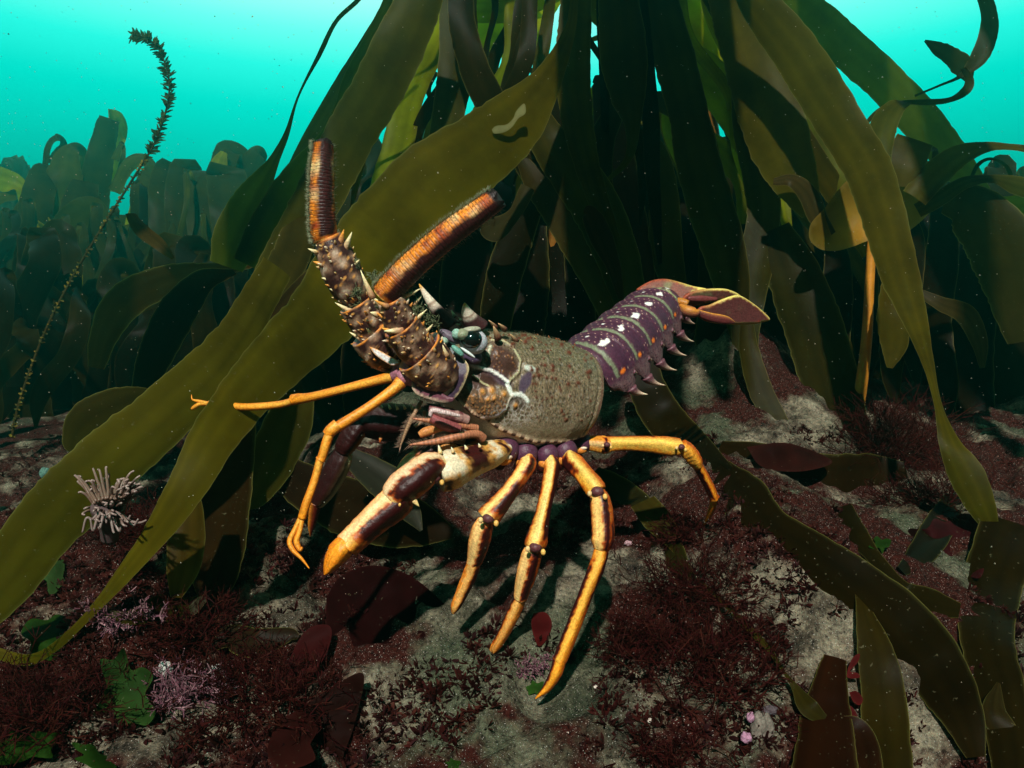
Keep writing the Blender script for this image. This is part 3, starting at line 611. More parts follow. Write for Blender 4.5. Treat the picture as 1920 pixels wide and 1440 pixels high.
palp([(906, 822, .462, 9), (893, 814, .458, 8), (865, 817, .453, 7), (815, 828, .450, 6), (768, 834, .448, 1.5)])
palp([(790, 752, .466, 4), (780, 770, .463, 4), (765, 800, .462, 4), (750, 838, .462, 1)], (.34, .20, .11))
palp([(797, 770, .470, 3.5), (790, 790, .470, 3.5), (778, 800, .470, 3)], (.34, .20, .11), False)
palp([(876, 788, .458, 10), (850, 779, .453, 12), (825, 771, .450, 10), (804, 766, .449, 6)], (.40, .22, .19), False, bands=False)
palp([(860, 804, .456, 12), (830, 794, .451, 12), (808, 783, .449, 9)], (.26, .07, .07), False)
palp([(830, 800, .454, 8), (800, 809, .450, 9), (786, 816, .449, 6)], (.58, .22, .06), False)
palp([(862, 780, .440, 3), (835, 774, .437, 5), (812, 770, .436, 5), (806, 780, .436, 3.5)], (.62, .46, .44), False)
palp([(870, 822, .474, 12), (842, 818, .470, 12), (812, 822, .466, 10)], (.40, .20, .12), False)
palp([(885, 848, .468, 7), (868, 852, .464, 8), (845, 838, .462, 8), (822, 842, .460, 5)], (.46, .20, .05), False)

# mouth frame and cheek plate under the eye
Z2 = lambda L: [(620 + x / 4.8, 500 + y / 4.8) for x, y in L]
def tplate(name, out, depth, colf, th, sp=5, parent=None, mat=None, label=None):
    mb = MB(); plate(mb, out, depth, colf, sp); o = mb.build(name, mat or M_shell, parent or lob, label=label)
    md = o.modifiers.new('thickness', 'SOLIDIFY'); md.thickness = th; md.offset = 0; return o
tplate('cheek_plate', Z2([(1005, 690), (1060, 680), (1130, 740), (1190, 820), (1245, 905), (1225, 1000), (1180, 1100), (1120, 1180), (1060, 1215), (1050, 1170), (1085, 1110), (1110, 1000), (1095, 890), (1045, 790)]),
       lambda x, y: .4465 + .0000 * x + .00007 * np.abs(y - 705), lambda x, y, e: mix(mix((.045, .026, .048), (.07, .10, .10), sm(690, 650, y)), (.62, .48, .26), (1 - sm(1.0, 3.5, e)) * (x > 846)), .004, 4, mat=M_carap)
tplate('mouth_frame', Z2([(735, 1020), (830, 1045), (960, 1110), (1050, 1165), (1110, 1180), (1090, 1215), (1000, 1222), (880, 1190), (780, 1150), (735, 1090)]),
       lambda x, y: .4455 + 0 * x, lambda x, y, e: mix((.12, .036, .052), (.52, .38, .27), (1 - sm(2, 6, e)) * sm(.0, 1., (y - 714 - (x - 775) * .55) / 12)), .004, 4, mat=M_carap)
tplate('antenna_scale', Z2([(350, 720), (420, 745), (520, 800), (620, 860), (560, 890), (480, 850), (400, 790)]), lambda x, y: .4560 + 0 * x, lambda x, y, e: mix((.62, .60, .58), (.60, .28, .08), 1 - sm(.5, 2.5, e)), .003, 3)

# abdomen
def abdomen():
    ax = cr([(1092, 716, .548), (1120, 692, .556), (1165, 650, .580), (1203, 612, .606), (1226, 586, .628), (1236, 573, .640)], 400); C = PA(ax)
    sL = np.concatenate([[0], np.cumsum(np.linalg.norm(np.diff(C, axis=0), axis=1))]); sL /= sL[-1]
    def at(t): return np.array([np.interp(t, sL, C[:, i]) for i in range(3)])
    mb = MB(); bounds = [0., .13, .29, .46, .63, .80, 1.0]; th = np.linspace(R(-62), R(242), 150)
    for k in range(6):
        t0, t1 = bounds[k] - .012, bounds[k + 1] + .028; n = 46; tt = np.linspace(t0, t1, n); V = np.empty((n, len(th), 3)); Cc = np.empty((n, len(th), 3)); frames = []
        for i, t in enumerate(tt):
            c = at(max(0, min(1, t))) + (at(min(1, t + .02)) - at(max(0, t - .02))) * (0 if 0 <= t <= 1 else (t - (1 if t > 1 else 0)) / .04)
            A = unit(at(min(1, t + .03)) - at(max(0, t - .03))); l = np.array((.62, -.77, -.02)); l = unit(l - A * (l @ A)); nn = np.cross(l, A)
            q = (t - t0) / (t1 - t0); gro = .0007 * math.exp(-((q - .46) / .05) ** 2)
            w = np.interp(t, [0, .5, .85, 1], [.0310, .0285, .0255, .0205]); h = np.interp(t, [0, .5, .85, 1], [.0290, .0268, .0232, .0165])
            st = .0018 * q - .0010 - gro + .0006 * sm(.93, 1, q)
            if k == 5: st -= .006 * sm(.75, 1., q)
            e = 2 / 2.3; cc = np.sign(np.cos(th)) * np.abs(np.cos(th)) ** e; sc = np.sign(np.sin(th)) * np.abs(np.sin(th)) ** e
            pl = np.clip((-np.sin(th)) / .88, 0, 1)                       # pleura flare out below
            dr = np.clip(-np.sin(th) / .883, 0, 1); side = np.where(np.cos(th) > 0, 1., -1.); lobe = .50 + .62 * math.exp(-((q - .62) / .26) ** 2) if k else .4 + .5 * math.exp(-((q - .6) / .3) ** 2)
            V[i] = c + np.outer(np.where(dr > 0, side * (w + st) * (1 - .10 * dr * dr), (w + st) * cc), l) + np.outer(np.where(dr > 0, -(h + st) * .70 * dr * lobe, (h + st) * sc), nn) + np.outer(dr * .004, A)
            frames.append((c, A, l, nn))
        # scalloped pleura: narrow each segment towards its lower edge
        v = V.reshape(-1, 3); N = nz(v, 300, k).reshape(n, -1); N2 = nz(v, 900, k + 9).reshape(n, -1)
        q = ((tt - t0) / (t1 - t0))[:, None]; deg = np.degrees(th)[None, :]; qq = q + N * .035
        c = np.broadcast_to(np.array(TAILC), V.shape).copy() * (1 + .25 * N)[..., None]
        c = mix(c, (.038, .012, .030), np.exp(-((q - .78) / .12) ** 2) * .6 + 0 * deg)
        band = sm(.42, .46, qq) * (1 - sm(.50, .56, qq + N2 * .03)) * ((deg > -2) & (deg < 178)) * (np.abs(deg - 96) > 3.5)
        c = mix(c, (.155, .175, .105), band * .95); c = mix(c, (.17, .15, .09), .6 * (1 - sm(.0, .06, q - .04)) + 0 * deg)
        c = mix(c, (.20, .12, .12), sm(6, -24, deg) * .75 * (N2 > -.25))
        fl = ((deg * .9 + 9 * np.floor(q * 13) * 1.7) % 9 < 1.3) & ((q * 13) % 1 < .16) & (q > .1); c = np.where((fl & (band < .3) & (deg > 0))[..., None], (.48, .30, .24), c)
        for d0, wq, wd in ((52, .13, 6.5), (84, .04, 1.8), (148, .09, 5)):
            dd = np.hypot((q - .76 + (deg - d0) * .004) / wq, (deg - d0) / wd) + N * .7; c = mix(c, (.74, .72, .68), 1 - sm(.75, 1.05, dd))
        org = np.hypot((q - .62) / .09, (deg - 2) / 3.6); c = mix(c, (.70, .16, .015), 1 - sm(.6, 1., org)); c = mix(c, (.05, .01, .015), np.exp(-((org - 1.15) / .22) ** 2))
        if k == 5:
            gr = sm(.10, .35, nz(v, 170, 33).reshape(n, -1)) * (deg > 20) * (q > .15); c = mix(c, (.26, .27, .13), gr * .9)
            wv = sm(.34, .40, nz(v, 130, 61).reshape(n, -1)) * (deg > 45) * (q > .25); c = mix(c, (.72, .70, .55), wv)
        mb.grid(V, np.clip(c, .004, .9)); 
        # inner side so the shell has thickness
        cen = np.array([f_[0] for f_ in frames])[:, None]; mb.grid(cen + (V - cen) * .93, (.10, .04, .06))
        for side, ths in ((1, [-48, -26]), (-1, [214])):
            for z_, tdeg in enumerate(ths):
                j = int(np.argmin(abs(np.degrees(th) - (tdeg - 14 if z_ == 0 and side == 1 else tdeg)))); i = int(n * (.62 if z_ == 0 else .86)); p = V[i, j]; c_, A, l, nn = frames[i]
                ln = (.0150, .0055)[z_] * (1. if k else .8) * (.8 if k == 5 else 1)
                mb.cone(p - (-nn * .9 + A * .1 + l * .3 * side) * ln * .22, -nn * 1. + l * .12 * side + A * (.05 if z_ == 0 else 1.), ln, (.0046, .0020)[z_], (.13, .05, .065), (.74, .52, .36), bend=(A * .75 + l * side * .25) if z_ == 0 else None, k=12, rows=12)
    return mb.build('abdomen', M_shell, lob, label='purple banded abdomen with white spots and hooked side spines')
abdomen()

# tail fan
Z4 = lambda L: [(1040 + x / 4.571, 500 + y / 4.571) for x, y in L]
def fan_col(base, dark, x0):
    def f(x, y, e):
        n = np.array([noise.noise((a * .05, b * .05, 3.)) for a, b in zip(x, y)]); n2 = np.array([noise.noise((a * .4, b * .4, 6.)) for a, b in zip(x, y)])
        c = mix(base, (.17, .15, .075), sm(.0, .35, n + .2 * n2) * sm(x0 + 95, x0 + 20, x) * .9); c = c * (1 + .25 * n2)[:, None]
        c = mix(c, (.35, .06, .02), (1 - sm(1.5, 5, e)) * .7); return mix(c, (.75, .62, .16), (1 - sm(.4, 1.8, e)) * sm(x0, x0 + 60, x) * .9)
    return f
tplate('uropod', Z4([(1200, 405), (1250, 350), (1330, 330), (1420, 290), (1520, 255), (1590, 250), (1680, 300), (1770, 370), (1840, 445), (1790, 470), (1680, 490), (1560, 492), (1400, 485), (1280, 460)]), lambda x, y: .618 + (x - 1300) * .00018 + (y - 590) * .0003, fan_col((.17, .052, .050), 0, 1310), .0022, 4, label='reddish fan plate with yellow fringed edge, nearest')
tplate('uropod', Z4([(1060, 330), (1130, 240), (1250, 200), (1420, 190), (1510, 205), (1585, 245), (1500, 262), (1380, 290), (1280, 315), (1200, 330)]), lambda x, y: .622 + (x - 1300) * .0002 + (y - 560) * .0003, fan_col((.155, .055, .045), 0, 1290), .0022, 4)
tplate('telson', Z4([(700, 200), (780, 150), (860, 120), (960, 115), (1080, 145), (1180, 175), (1300, 200), (1180, 225), (1150, 265), (1060, 330), (930, 300), (800, 240)]), lambda x, y: .628 - (y - 560) * .0003, fan_col((.17, .06, .045), 0, 1240), .003, 4)
mbt = MB(); s_ = .62 / F
tube(mbt, [P_ for P_ in [(1262, 565, .622, 6), (1275, 566, .618, 8), (1290, 570, .615, 7)]], (.40, .15, .02), k=14)
tube(mbt, [(1276, 576, .617, 7), (1288, 583, .610, 11), (1304, 586, .609, 9), (1312, 582, .609, 3)], pat((.16, .055, .085), [], 81, pale=(60, 40, (.6, .28, .05))), k=18)
tube(mbt, [(1308, 586, .611, 6), (1330, 594, .612, 8), (1360, 600, .615, 8), (1378, 605, .618, 2)], pat((.11, .028, .048), [], 82, pale=(5, 34, (.78, .40, .08))), k=16, flat=.5)
tube(mbt, [(1290, 560, .618, 4), (1315, 560, .620, 6), (1345, 561, .624, 3)], (.14, .03, .03), k=12, flat=.6)
mbt.build('uropod_joint', M_shell, lob)
# ------------------------------------------------------------------ kelp
def plant(base, label, group=None): return empty('kelp_plant', base, label, 'kelp', group)
_sd = [0]
def bl(parent, pts, col=OLIVE, **kw):
    _sd[0] += 1; kw.setdefault('seed', _sd[0] * 1.37)
    if kw.pop('rest', False): pts = [(p[0], p[1], min(p[2], G(p[0], p[1])[1] - .015) if p[1] > 880 else p[2]) + tuple(p[3:]) for p in pts]
    if parent.get('dz'): pts = [(p[0], p[1], p[2] + parent['dz']) + tuple(p[3:]) for p in pts]
    return blade(parent, pts, col=np.array(col) * np.array((.78, .74, .4)), **kw)
def stipe(parent, pts, c=(.20, .085, .012)):
    mb = MB()
    tube(mb, pts, lambda s, th, X: np.clip(np.array(c) * (1 + .5 * nz(X.reshape(-1, 3), 60, 2).reshape(X.shape[:2] + (1,))), .003, 1), k=14, n=60); return mb.build('stipe', M_soft, parent)
def drape(parent, n, x0, x1, ytop, ybot, d0, d1, w0, w1, cx, spread, cols, seed, over=False):
    """hanging blades of one plant, each its own mesh"""
    rg = random.Random(seed)
    for i in range(n):
        x = x0 + (x1 - x0) * (i + rg.random()) / n; d = rg.uniform(d0, d1); w = rg.uniform(w0, w1); ye = rg.uniform(*ybot); yt = rg.uniform(*ytop)
        dx = (x - cx) * spread + rg.uniform(-40, 40); sw = rg.uniform(-25, 25); t0 = rg.uniform(-50, 50)
        ln_ = rg.uniform(-75, 75); tw_ = rg.uniform(-65, 65)
        pts = ([(x - ln_ * .5, yt + 190, d + .22, w * .7), (x - ln_ * .35, yt + 60, d + .20, w, tw_ * .5), (x - ln_ * .2, yt - 8, d + .13, w * .8, tw_), (x - ln_ * .05, yt - 14, d + .05, w * .8, tw_)] if over else [(x - dx * .12, yt - 40, d, w * .55, t0)]) + [ (x, yt + (ye - yt) * .12, d - .02, w * .9, t0 * .8), (x + dx * .35 + sw, yt + (ye - yt) * .4, d - .03, w, t0 * .3 + rg.uniform(-25, 25)),
               (x + dx * .75 - sw, yt + (ye - yt) * .72, d, w * .85, rg.uniform(-35, 35)), (x + dx, ye, d + rg.uniform(-.05, .1), w * .18, rg.uniform(-50, 50))]
        bl(parent, pts, rg.choice(cols), seed=seed + i * 3.3, edge_k=.25)

# --- the tall plant whose blades sweep down to the left
kA = plant(G(1010, 700), 'tall kelp plant whose broadest olive blade sweeps down left behind the antennae')
stipe(kA, [(1000, 700, 1.32, 14), (1030, 500, 1.30, 13), (1070, 200, 1.22, 12), (1085, -60, 1.12, 11), (1085, -150, 1.1, 10)])
bl(kA, [(1082, -60, .93, 8, 20), (1076, 10, .92, 9, 30), (1068, 60, .91, 13, 25), (1032, 142, .88, 27, 10), (973, 220, .86, 55, 0), (893, 287, .83, 69, -6), (812, 345, .80, 78, -8), (740, 420, .76, 80, -4), (680, 490, .71, 76, 0), (612, 583, .64, 67, 6), (552, 645, .59, 60, 8),
        (490, 708, .545, 52, 4), (445, 760, .515, 47, 0), (400, 822, .490, 43, -4), (362, 893, .475, 37, -10), (322, 958, .468, 31, -12), (275, 1022, .468, 23, -20), (232, 1075, .472, 18, -26), (197, 1118, .476, 13, -30), (150, 1170, .480, 8, -20), (100, 1215, .482, 9, 20), (50, 1238, .482, 11, 20), (-14, 1222, .482, 9, 10)], (.078, .066, .006), n=190, wave=.06, cup=.06, rest=True)
bl(kA, [(520, 500, .70, 30, 10), (470, 590, .64, 36, 14), (440, 640, .61, 40, 10), (390, 700, .58, 48, 0), (330, 755, .555, 53, -4), (275, 805, .535, 57, -6), (200, 870, .512, 61, 0), (118, 950, .49, 62, 4), (58, 1020, .475, 58, 6), (8, 1085, .465, 55, 0), (-60, 1155, .455, 50, 0)], (.062, .052, .006), n=110, wave=.04, rest=True)
bl(kA, [(705, -40, .98, 5, 55), (672, 0, .98, 8, 60), (630, 40, .98, 8, 62), (600, 100, .97, 8, 55), (560, 180, .96, 5, 70), (538, 250, .95, 8, 60), (512, 305, .94, 16, 50), (480, 365, .93, 32, 25), (446, 440, .92, 42, 5), (425, 500, .92, 30, 0)], (.040, .048, .004), n=90)
bl(kA, [(745, -30, 1.0, 12, 40), (700, 70, 1.0, 18, 35), (655, 150, .99, 15, 45), (628, 215, .98, 11, 55), (600, 275, .97, 20, 40), (560, 345, .95, 36, 15), (510, 430, .93, 42, 0), (470, 500, .92, 34, -8)], GREEN, n=80)
bl(kA, [(800, -40, .95, 40, -10), (765, 50, .94, 46, 0), (712, 160, .93, 48, 6), (660, 250, .92, 46, 4), (610, 345, .90, 44, 0), (555, 450, .86, 42, 6), (500, 540, .80, 34, 10), (440, 610, .76, 20, 20)], (.046, .044, .007), n=90)
bl(kA, [(735, -30, 1.04, 8, 0), (728, 40, 1.04, 12, 0), (705, 120, 1.04, 8, 0)], OLIVE)
bl(kA, [(1090, -60, 1.15, 30), (960, 10, 1.2, 30, -30), (880, 20, 1.2, 26, -20), (830, 50, 1.16, 30, 0), (790, 120, 1.12, 30, 20), (765, 190, 1.10, 28, 10), (745, 280, 1.08, 29, 0), (715, 390, 1.06, 30, 0), (690, 500, 1.04, 24, 0)], (.17, .20, .010), n=80)  # bright tint paints in the glow of light from behind
bl(kA, [(860, 40, 1.2, 20, 30), (800, 110, 1.17, 26, 25), (770, 180, 1.15, 28, 30), (748, 250, 1.13, 16, 40), (735, 330, 1.12, 24), (720, 400, 1.1, 20)], GREEN, n=60)
bl(kA, [(855, -40, 1.08, 22), (850, 30, 1.07, 26), (856, 110, 1.06, 33, 6), (845, 190, 1.05, 31), (828, 270, 1.04, 26), (815, 340, 1.03, 22)], (.036, .034, .006), n=60)
bl(kA, [(862, -30, 1.02, 24), (868, 50, 1.01, 26), (890, 130, 1.0, 29, -8), (925, 200, 1.0, 30, -10), (965, 265, 1.0, 28), (1010, 340, 1.0, 24)], BROWN, n=60)
bl(kA, [(985, -40, 1.10, 14), (974, 40, 1.10, 14, 10), (966, 110, 1.09, 15, 30), (950, 180, 1.09, 16), (940, 250, 1.08, 14)], BROWN, n=50)
bl(kA, [(1000, -30, 1.22, 30), (930, 30, 1.24, 38), (900, 60, 1.24, 34, -20), (870, 110, 1.22, 18, 40)], (.24, .25, .012), n=40)  # this arc and the next are coloured bright to look backlit
bl(kA, [(1040, -30, 1.24, 28), (1010, 20, 1.25, 28), (985, 70, 1.25, 26), (930, 95, 1.26, 14, 30), (890, 85, 1.26, 8, 50)], (.26, .25, .012), n=40)
bl(kA, [(820, 136, 1.14, 3), (810, 150, 1.14, 5, 20), (803, 165, 1.14, 6, 20), (806, 187, 1.14, 3, 10)], OLIVE, n=20)
bl(kA, [(925, -40, 1.16, 8), (928, 20, 1.16, 8, 30), (915, 80, 1.16, 9, 50), (905, 150, 1.15, 6)], BROWN, n=40)
bl(kA, [(560, 395, .88, 20, 0), (555, 455, .84, 33, 6), (520, 530, .79, 34, 0), (480, 600, .72, 34, -6), (430, 665, .68, 30, 0), (390, 720, .66, 16)], (.040, .034, .010), n=60)
bl(kA, [(640, 480, .80, 14, 0), (600, 510, .78, 18, 0), (550, 560, .75, 20, 20), (510, 610, .72, 18, 10), (470, 640, .72, 10, 0)], (.035, .022, .012), n=50)
bl(kA, [(470, 495, .98, 12, 50), (390, 510, 1.0, 22, 40), (300, 530, 1.0, 30, 20), (230, 570, 1.0, 32, 0), (195, 630, 1.0, 24), (180, 690, 1.0, 14)], (.026, .018, .006), n=60)
bl(kA, [(440, 510, .95, 8, 40), (380, 530, .95, 26, 30), (330, 590, .94, 34, 0), (290, 670, .92, 30), (262, 760, .90, 18)], DARK, n=60)

mb = MB(); plate(mb, [(922, 243), (930, 236), (950, 233), (962, 222), (968, 208), (982, 194), (986, 204), (984, 214), (972, 222), (962, 236), (950, 246), (936, 250), (926, 250)], lambda x, y: .838 + .00006 * (x - 950), lambda x, y, e: mix((.15, .15, .055), (.19, .19, .08), sm(0, 3, e)), 4)  # pale sheet in front of the blade, painted as light through a tear
mb.build('lit_tear_patch', M_weed, kA)
# --- the plant with dark straight blades, behind the lobster
kB = plant(G(1140, 660), 'tall kelp plant with dark straight blades hanging behind the back of the lobster')
stipe(kB, [(1150, 660, 1.42, 14), (1150, 500, 1.40, 13), (1160, 200, 1.34, 12), (1150, -60, 1.25, 11), (1150, -150, 1.2, 10)])
bl(kB, [(1082, -40, .97, 26), (1078, 40, .97, 31), (1074, 130, .96, 33), (1082, 220, .96, 30), (1098, 300, .95, 24), (1120, 370, .94, 20), (1150, 450, .94, 14)], (.052, .046, .007), n=80)
bl(kB, [(1010, 215, .98, 20), (1030, 265, .98, 36, 5), (1070, 320, .97, 44), (1115, 385, .96, 46), (1150, 460, .95, 42), (1175, 540, .95, 34), (1190, 620, .95, 20)], (.036, .032, .006), n=70)
bl(kB, [(978, 300, 1.0, 12), (1010, 350, .99, 24), (1050, 410, .98, 27), (1095, 480, .97, 30), (1135, 560, .96, 26), (1160, 640, .96, 12)], (.034, .026, .008), n=60)
bl(kB, [(905, 420, 1.0, 14), (930, 430, .99, 24, 20), (965, 400, .98, 18, 40), (990, 350, .98, 14)], (.04, .034, .020), n=40)
bl(kB, [(1000, 370, 1.06, 24), (970, 440, 1.06, 32), (945, 520, 1.06, 34), (930, 600, 1.06, 30), (925, 680, 1.06, 18)], DARK, n=50)
bl(kB, [(1155, -50, 1.0, 34), (1162, 30, 1.0, 40), (1170, 110, 1.0, 44), (1178, 180, 1.0, 32, 5), (1186, 240, 1.0, 14), (1176, 300, 1.0, 8, 30), (1125, 350, 1.0, 2)], (.042, .036, .006), n=70)
bl(kB, [(1118, -30, 1.12, 15), (1112, 20, 1.12, 12), (1140, 60, 1.12, 9, 30), (1110, 75, 1.12, 6, 50)], (.07, .06, .007), n=30)
bl(kB, [(1228, -40, 1.05, 12), (1226, 20, 1.05, 13, 40), (1218, 70, 1.05, 9, 50), (1202, 130, 1.05, 9, 40), (1196, 200, 1.05, 7)], (.022, .022, .008), n=50)
bl(kB, [(1100, 30, 1.1, 4), (1103, 70, 1.1, 7, 40), (1125, 105, 1.1, 8, 40), (1145, 130, 1.1, 10, 30), (1155, 165, 1.1, 14), (1150, 210, 1.1, 20), (1130, 260, 1.1, 24), (1120, 330, 1.1, 28), (1130, 420, 1.1, 30), (1140, 500, 1.1, 24)], (.022, .014, .006), n=60)
bl(kB, [(1112, 150, 1.16, 4), (1122, 155, 1.15, 14), (1140, 200, 1.14, 30), (1150, 260, 1.14, 34), (1160, 330, 1.14, 36), (1180, 420, 1.13, 34), (1200, 520, 1.12, 28), (1210, 610, 1.12, 16)], (.024, .010, .008), n=60)
bl(kB, [(1195, 190, 1.1, 10), (1240, 190, 1.1, 20, 20), (1290, 215, 1.1, 24), (1320, 260, 1.1, 22, 10), (1340, 330, 1.1, 16)], (.020, .016, .006), n=50)
bl(kB, [(1095, 395, .94, 3), (1105, 400, .94, 16), (1125, 440, .94, 22), (1150, 500, .94, 14), (1165, 560, .94, 6)], (.05, .024, .014), n=40)
bl(kB, [(1215, 240, 1.14, 5), (1235, 300, 1.13, 22), (1245, 380, 1.12, 28), (1250, 470, 1.12, 30), (1270, 560, 1.1, 20)], (.030, .026, .006), n=50)
bl(kB, [(1172, 300, 1.22, 20), (1165, 400, 1.22, 44), (1160, 520, 1.22, 46), (1150, 640, 1.22, 30)], DARK, n=50)
bl(kB, [(1010, 120, 1.2, 20), (1060, 220, 1.2, 40), (1090, 330, 1.2, 44), (1100, 450, 1.2, 44), (1090, 560, 1.2, 30)], DARK, n=50)

bl(kB, [(885, 380, 1.25, 30), (880, 460, 1.25, 44), (870, 560, 1.24, 48), (865, 660, 1.22, 40), (870, 760, 1.2, 12)], DARK, n=50)
bl(kB, [(985, 420, 1.22, 40), (975, 520, 1.22, 56), (965, 620, 1.2, 56), (960, 720, 1.18, 30)], DARK, n=50)
bl(kB, [(1050, 420, 1.28, 40), (1055, 520, 1.28, 56), (1060, 620, 1.26, 56), (1060, 720, 1.25, 30)], DARK, n=50)
bl(kB, [(1390, 440, 1.28, 26), (1400, 540, 1.28, 46), (1430, 630, 1.26, 50), (1450, 720, 1.25, 30)], DARK, n=50)
bl(kB, [(800, 520, 1.3, 30), (790, 600, 1.3, 50), (770, 690, 1.28, 46), (760, 780, 1.26, 20)], DARK, n=50)
bl(kB, [(700, 560, 1.3, 30), (690, 640, 1.3, 46), (680, 720, 1.28, 40), (670, 800, 1.26, 20)], DARK, n=50)

drape(kA, 7, 700, 1010, (-50, -20), (260, 460), 1.02, 1.2, 8, 17, 1080, .55, [OLIVE, BROWN, (.13, .15, .006), BROWN], 611)
drape(kB, 9, 960, 1260, (-50, -20), (280, 520), 1.04, 1.24, 8, 18, 1120, .4, [OLIVE, BROWN, DARK, (.13, .15, .006), BROWN], 622)
# --- the plant drooping to the right
kC = plant(G(1400, 690), 'tall kelp plant with broad bright olive blades drooping down to the right of the lobster')
stipe(kC, [(1390, 690, 1.40, 14), (1370, 500, 1.36, 13), (1330, 200, 1.30, 12), (1300, -60, 1.2, 11), (1290, -150, 1.15, 10)])
bl(kC, [(1235, -40, 1.02, 26), (1248, 50, 1.02, 36), (1270, 130, 1.01, 38, 6), (1290, 210, 1.0, 36), (1305, 290, 1.0, 40), (1330, 380, .99, 42), (1355, 460, .98, 40), (1375, 550, .98, 30), (1385, 640, .98, 12)], (.034, .030, .006), n=80)
bl(kC, [(1220, -50, 1.16, 24), (1275, 0, 1.15, 36), (1325, 45, 1.14, 38), (1362, 100, 1.13, 36), (1385, 170, 1.12, 26), (1398, 240, 1.12, 10)], (.24, .27, .012), n=60)  # these three greens are raised in colour to stand for backlight
bl(kC, [(1255, 20, 1.18, 14), (1310, 60, 1.17, 26), (1355, 115, 1.17, 34), (1380, 170, 1.16, 22), (1392, 230, 1.16, 8)], (.17, .19, .010), n=50)
bl(kC, [(1262, 85, 1.12, 22), (1300, 130, 1.11, 40), (1345, 165, 1.10, 38), (1375, 215, 1.10, 30), (1400, 280, 1.09, 18), (1410, 340, 1.09, 6)], (.15, .17, .010), n=60)
bl(kC, [(1310, -50, 1.06, 22), (1352, 0, 1.05, 28), (1380, 70, 1.04, 24, 20), (1392, 150, 1.04, 22, 10), (1402, 240, 1.03, 27), (1425, 330, 1.02, 32), (1432, 400, 1.01, 30), (1420, 480, 1.0, 32), (1402, 570, .98, 30), (1398, 660, .97, 22), (1420, 740, .96, 14)], (.030, .028, .006), n=90)
bl(kC, [(1340, -60, .99, 26), (1378, 10, .98, 46, 0), (1408, 90, .97, 54), (1436, 180, .96, 58), (1462, 270, .95, 54), (1492, 340, .94, 40), (1522, 400, .94, 18)], (.064, .056, .007), n=80)
bl(kC, [(1390, -50, 1.05, 20), (1425, 40, 1.04, 36), (1470, 130, 1.03, 44), (1510, 210, 1.02, 44), (1540, 280, 1.01, 36), (1565, 345, 1.0, 26), (1580, 400, 1.0, 12)], (.085, .095, .008), n=70)
bl(kC, [(1375, -50, .90, 16), (1430, 20, .89, 34), (1490, 95, .88, 40, 4), (1540, 175, .87, 42), (1590, 255, .85, 40), (1628, 320, .82, 40), (1652, 390, .79, 38), (1672, 460, .76, 36, 6), (1692, 530, .73, 32, 16), (1718, 610, .70, 22, 28), (1742, 690, .67, 13, 45), (1760, 760, .65, 10, 50), (1782, 830, .63, 20, 30), (1812, 890, .62, 30, 8), (1840, 950, .61, 24), (1862, 1000, .605, 10), (1872, 1022, .60, 2)], (.060, .052, .006), n=150, wave=.05)
bl(kC, [(1380, -50, 1.12, 24), (1450, -20, 1.12, 32), (1530, 40, 1.11, 35), (1600, 100, 1.10, 34, 8), (1670, 165, 1.09, 33), (1725, 225, 1.08, 34), (1775, 285, 1.07, 30), (1820, 345, 1.06, 24), (1850, 400, 1.06, 18), (1870, 450, 1.06, 10)], (.060, .075, .010), n=90)
bl(kC, [(1330, 260, 1.2, 14), (1370, 300, 1.19, 26, 10), (1395, 340, 1.18, 20), (1395, 420, 1.18, 10)], GREEN, n=40)
bl(kC, [(1500, 250, 1.0, 18), (1525, 300, 1.0, 24), (1560, 350, 1.0, 22, 20), (1600, 420, 1.0, 18), (1625, 480, 1.0, 8)], OLIVE, n=50)
bl(kC, [(1450, 340, .93, 8, 30), (1485, 338, .92, 15, 40), (1515, 365, .92, 18, 20), (1535, 410, .92, 16), (1560, 440, .92, 8)], (.044, .034, .016), n=40)
bl(kC, [(1450, 430, 1.0, 30), (1490, 520, .98, 48), (1530, 630, .95, 52), (1562, 740, .90, 50), (1580, 840, .86, 46), (1590, 920, .84, 28)], (.024, .021, .005), n=70)
bl(kC, [(1400, 590, .92, 10), (1405, 660, .90, 18), (1430, 740, .88, 22, 10), (1470, 820, .86, 20), (1500, 880, .85, 8)], (.034, .028, .006), n=50)
bl(kC, [(1350, 540, 1.02, 30), (1345, 640, 1.0, 40), (1375, 740, .98, 30), (1420, 810, .97, 10)], DARK, n=50)
bl(kC, [(1620, 250, 1.02, 6, 20), (1555, 240, 1.02, 22), (1585, 270, 1.02, 20), (1620, 320, 1.02, 8)], OLIVE, n=30)

drape(kC, 8, 1230, 1420, (-50, -20), (240, 520), 1.06, 1.24, 8, 18, 1150, .7, [OLIVE, BROWN, (.15, .17, .006), BROWN], 633)
# --- thicket behind
for (b, lab, a) in [((930, 660), 'dark kelp thicket plant behind the antennae, its blades falling to the left', (30, 690, 1020, (250, 420), (560, 820), 1.32, 1.75, 24, 42, 1080, .8)),
                    ((1250, 640), 'dark kelp thicket plant behind the tail, its narrow blades hanging straight down', (38, 980, 1330, (190, 400), (600, 820), 1.45, 1.8, 20, 38, 1160, .35)),
                    ((1500, 660), 'dark kelp thicket plant behind the golden stipe, its blades falling to the right', (26, 1270, 1560, (230, 430), (600, 880), 1.35, 1.75, 20, 38, 1180, .7))]:
    q = plant(G(*b), lab, 'dark kelp plants of the thicket'); drape(q, *a, cols=[BROWN, DARK, (.045, .04, .006), DARK], seed=int(b[0]), over=True)
    stipe(q, [(b[0], b[1] + 10, 1.9, 10), (b[0] + 10, 400, 1.85, 9), (b[0] + 20, 60, 1.8, 8)])

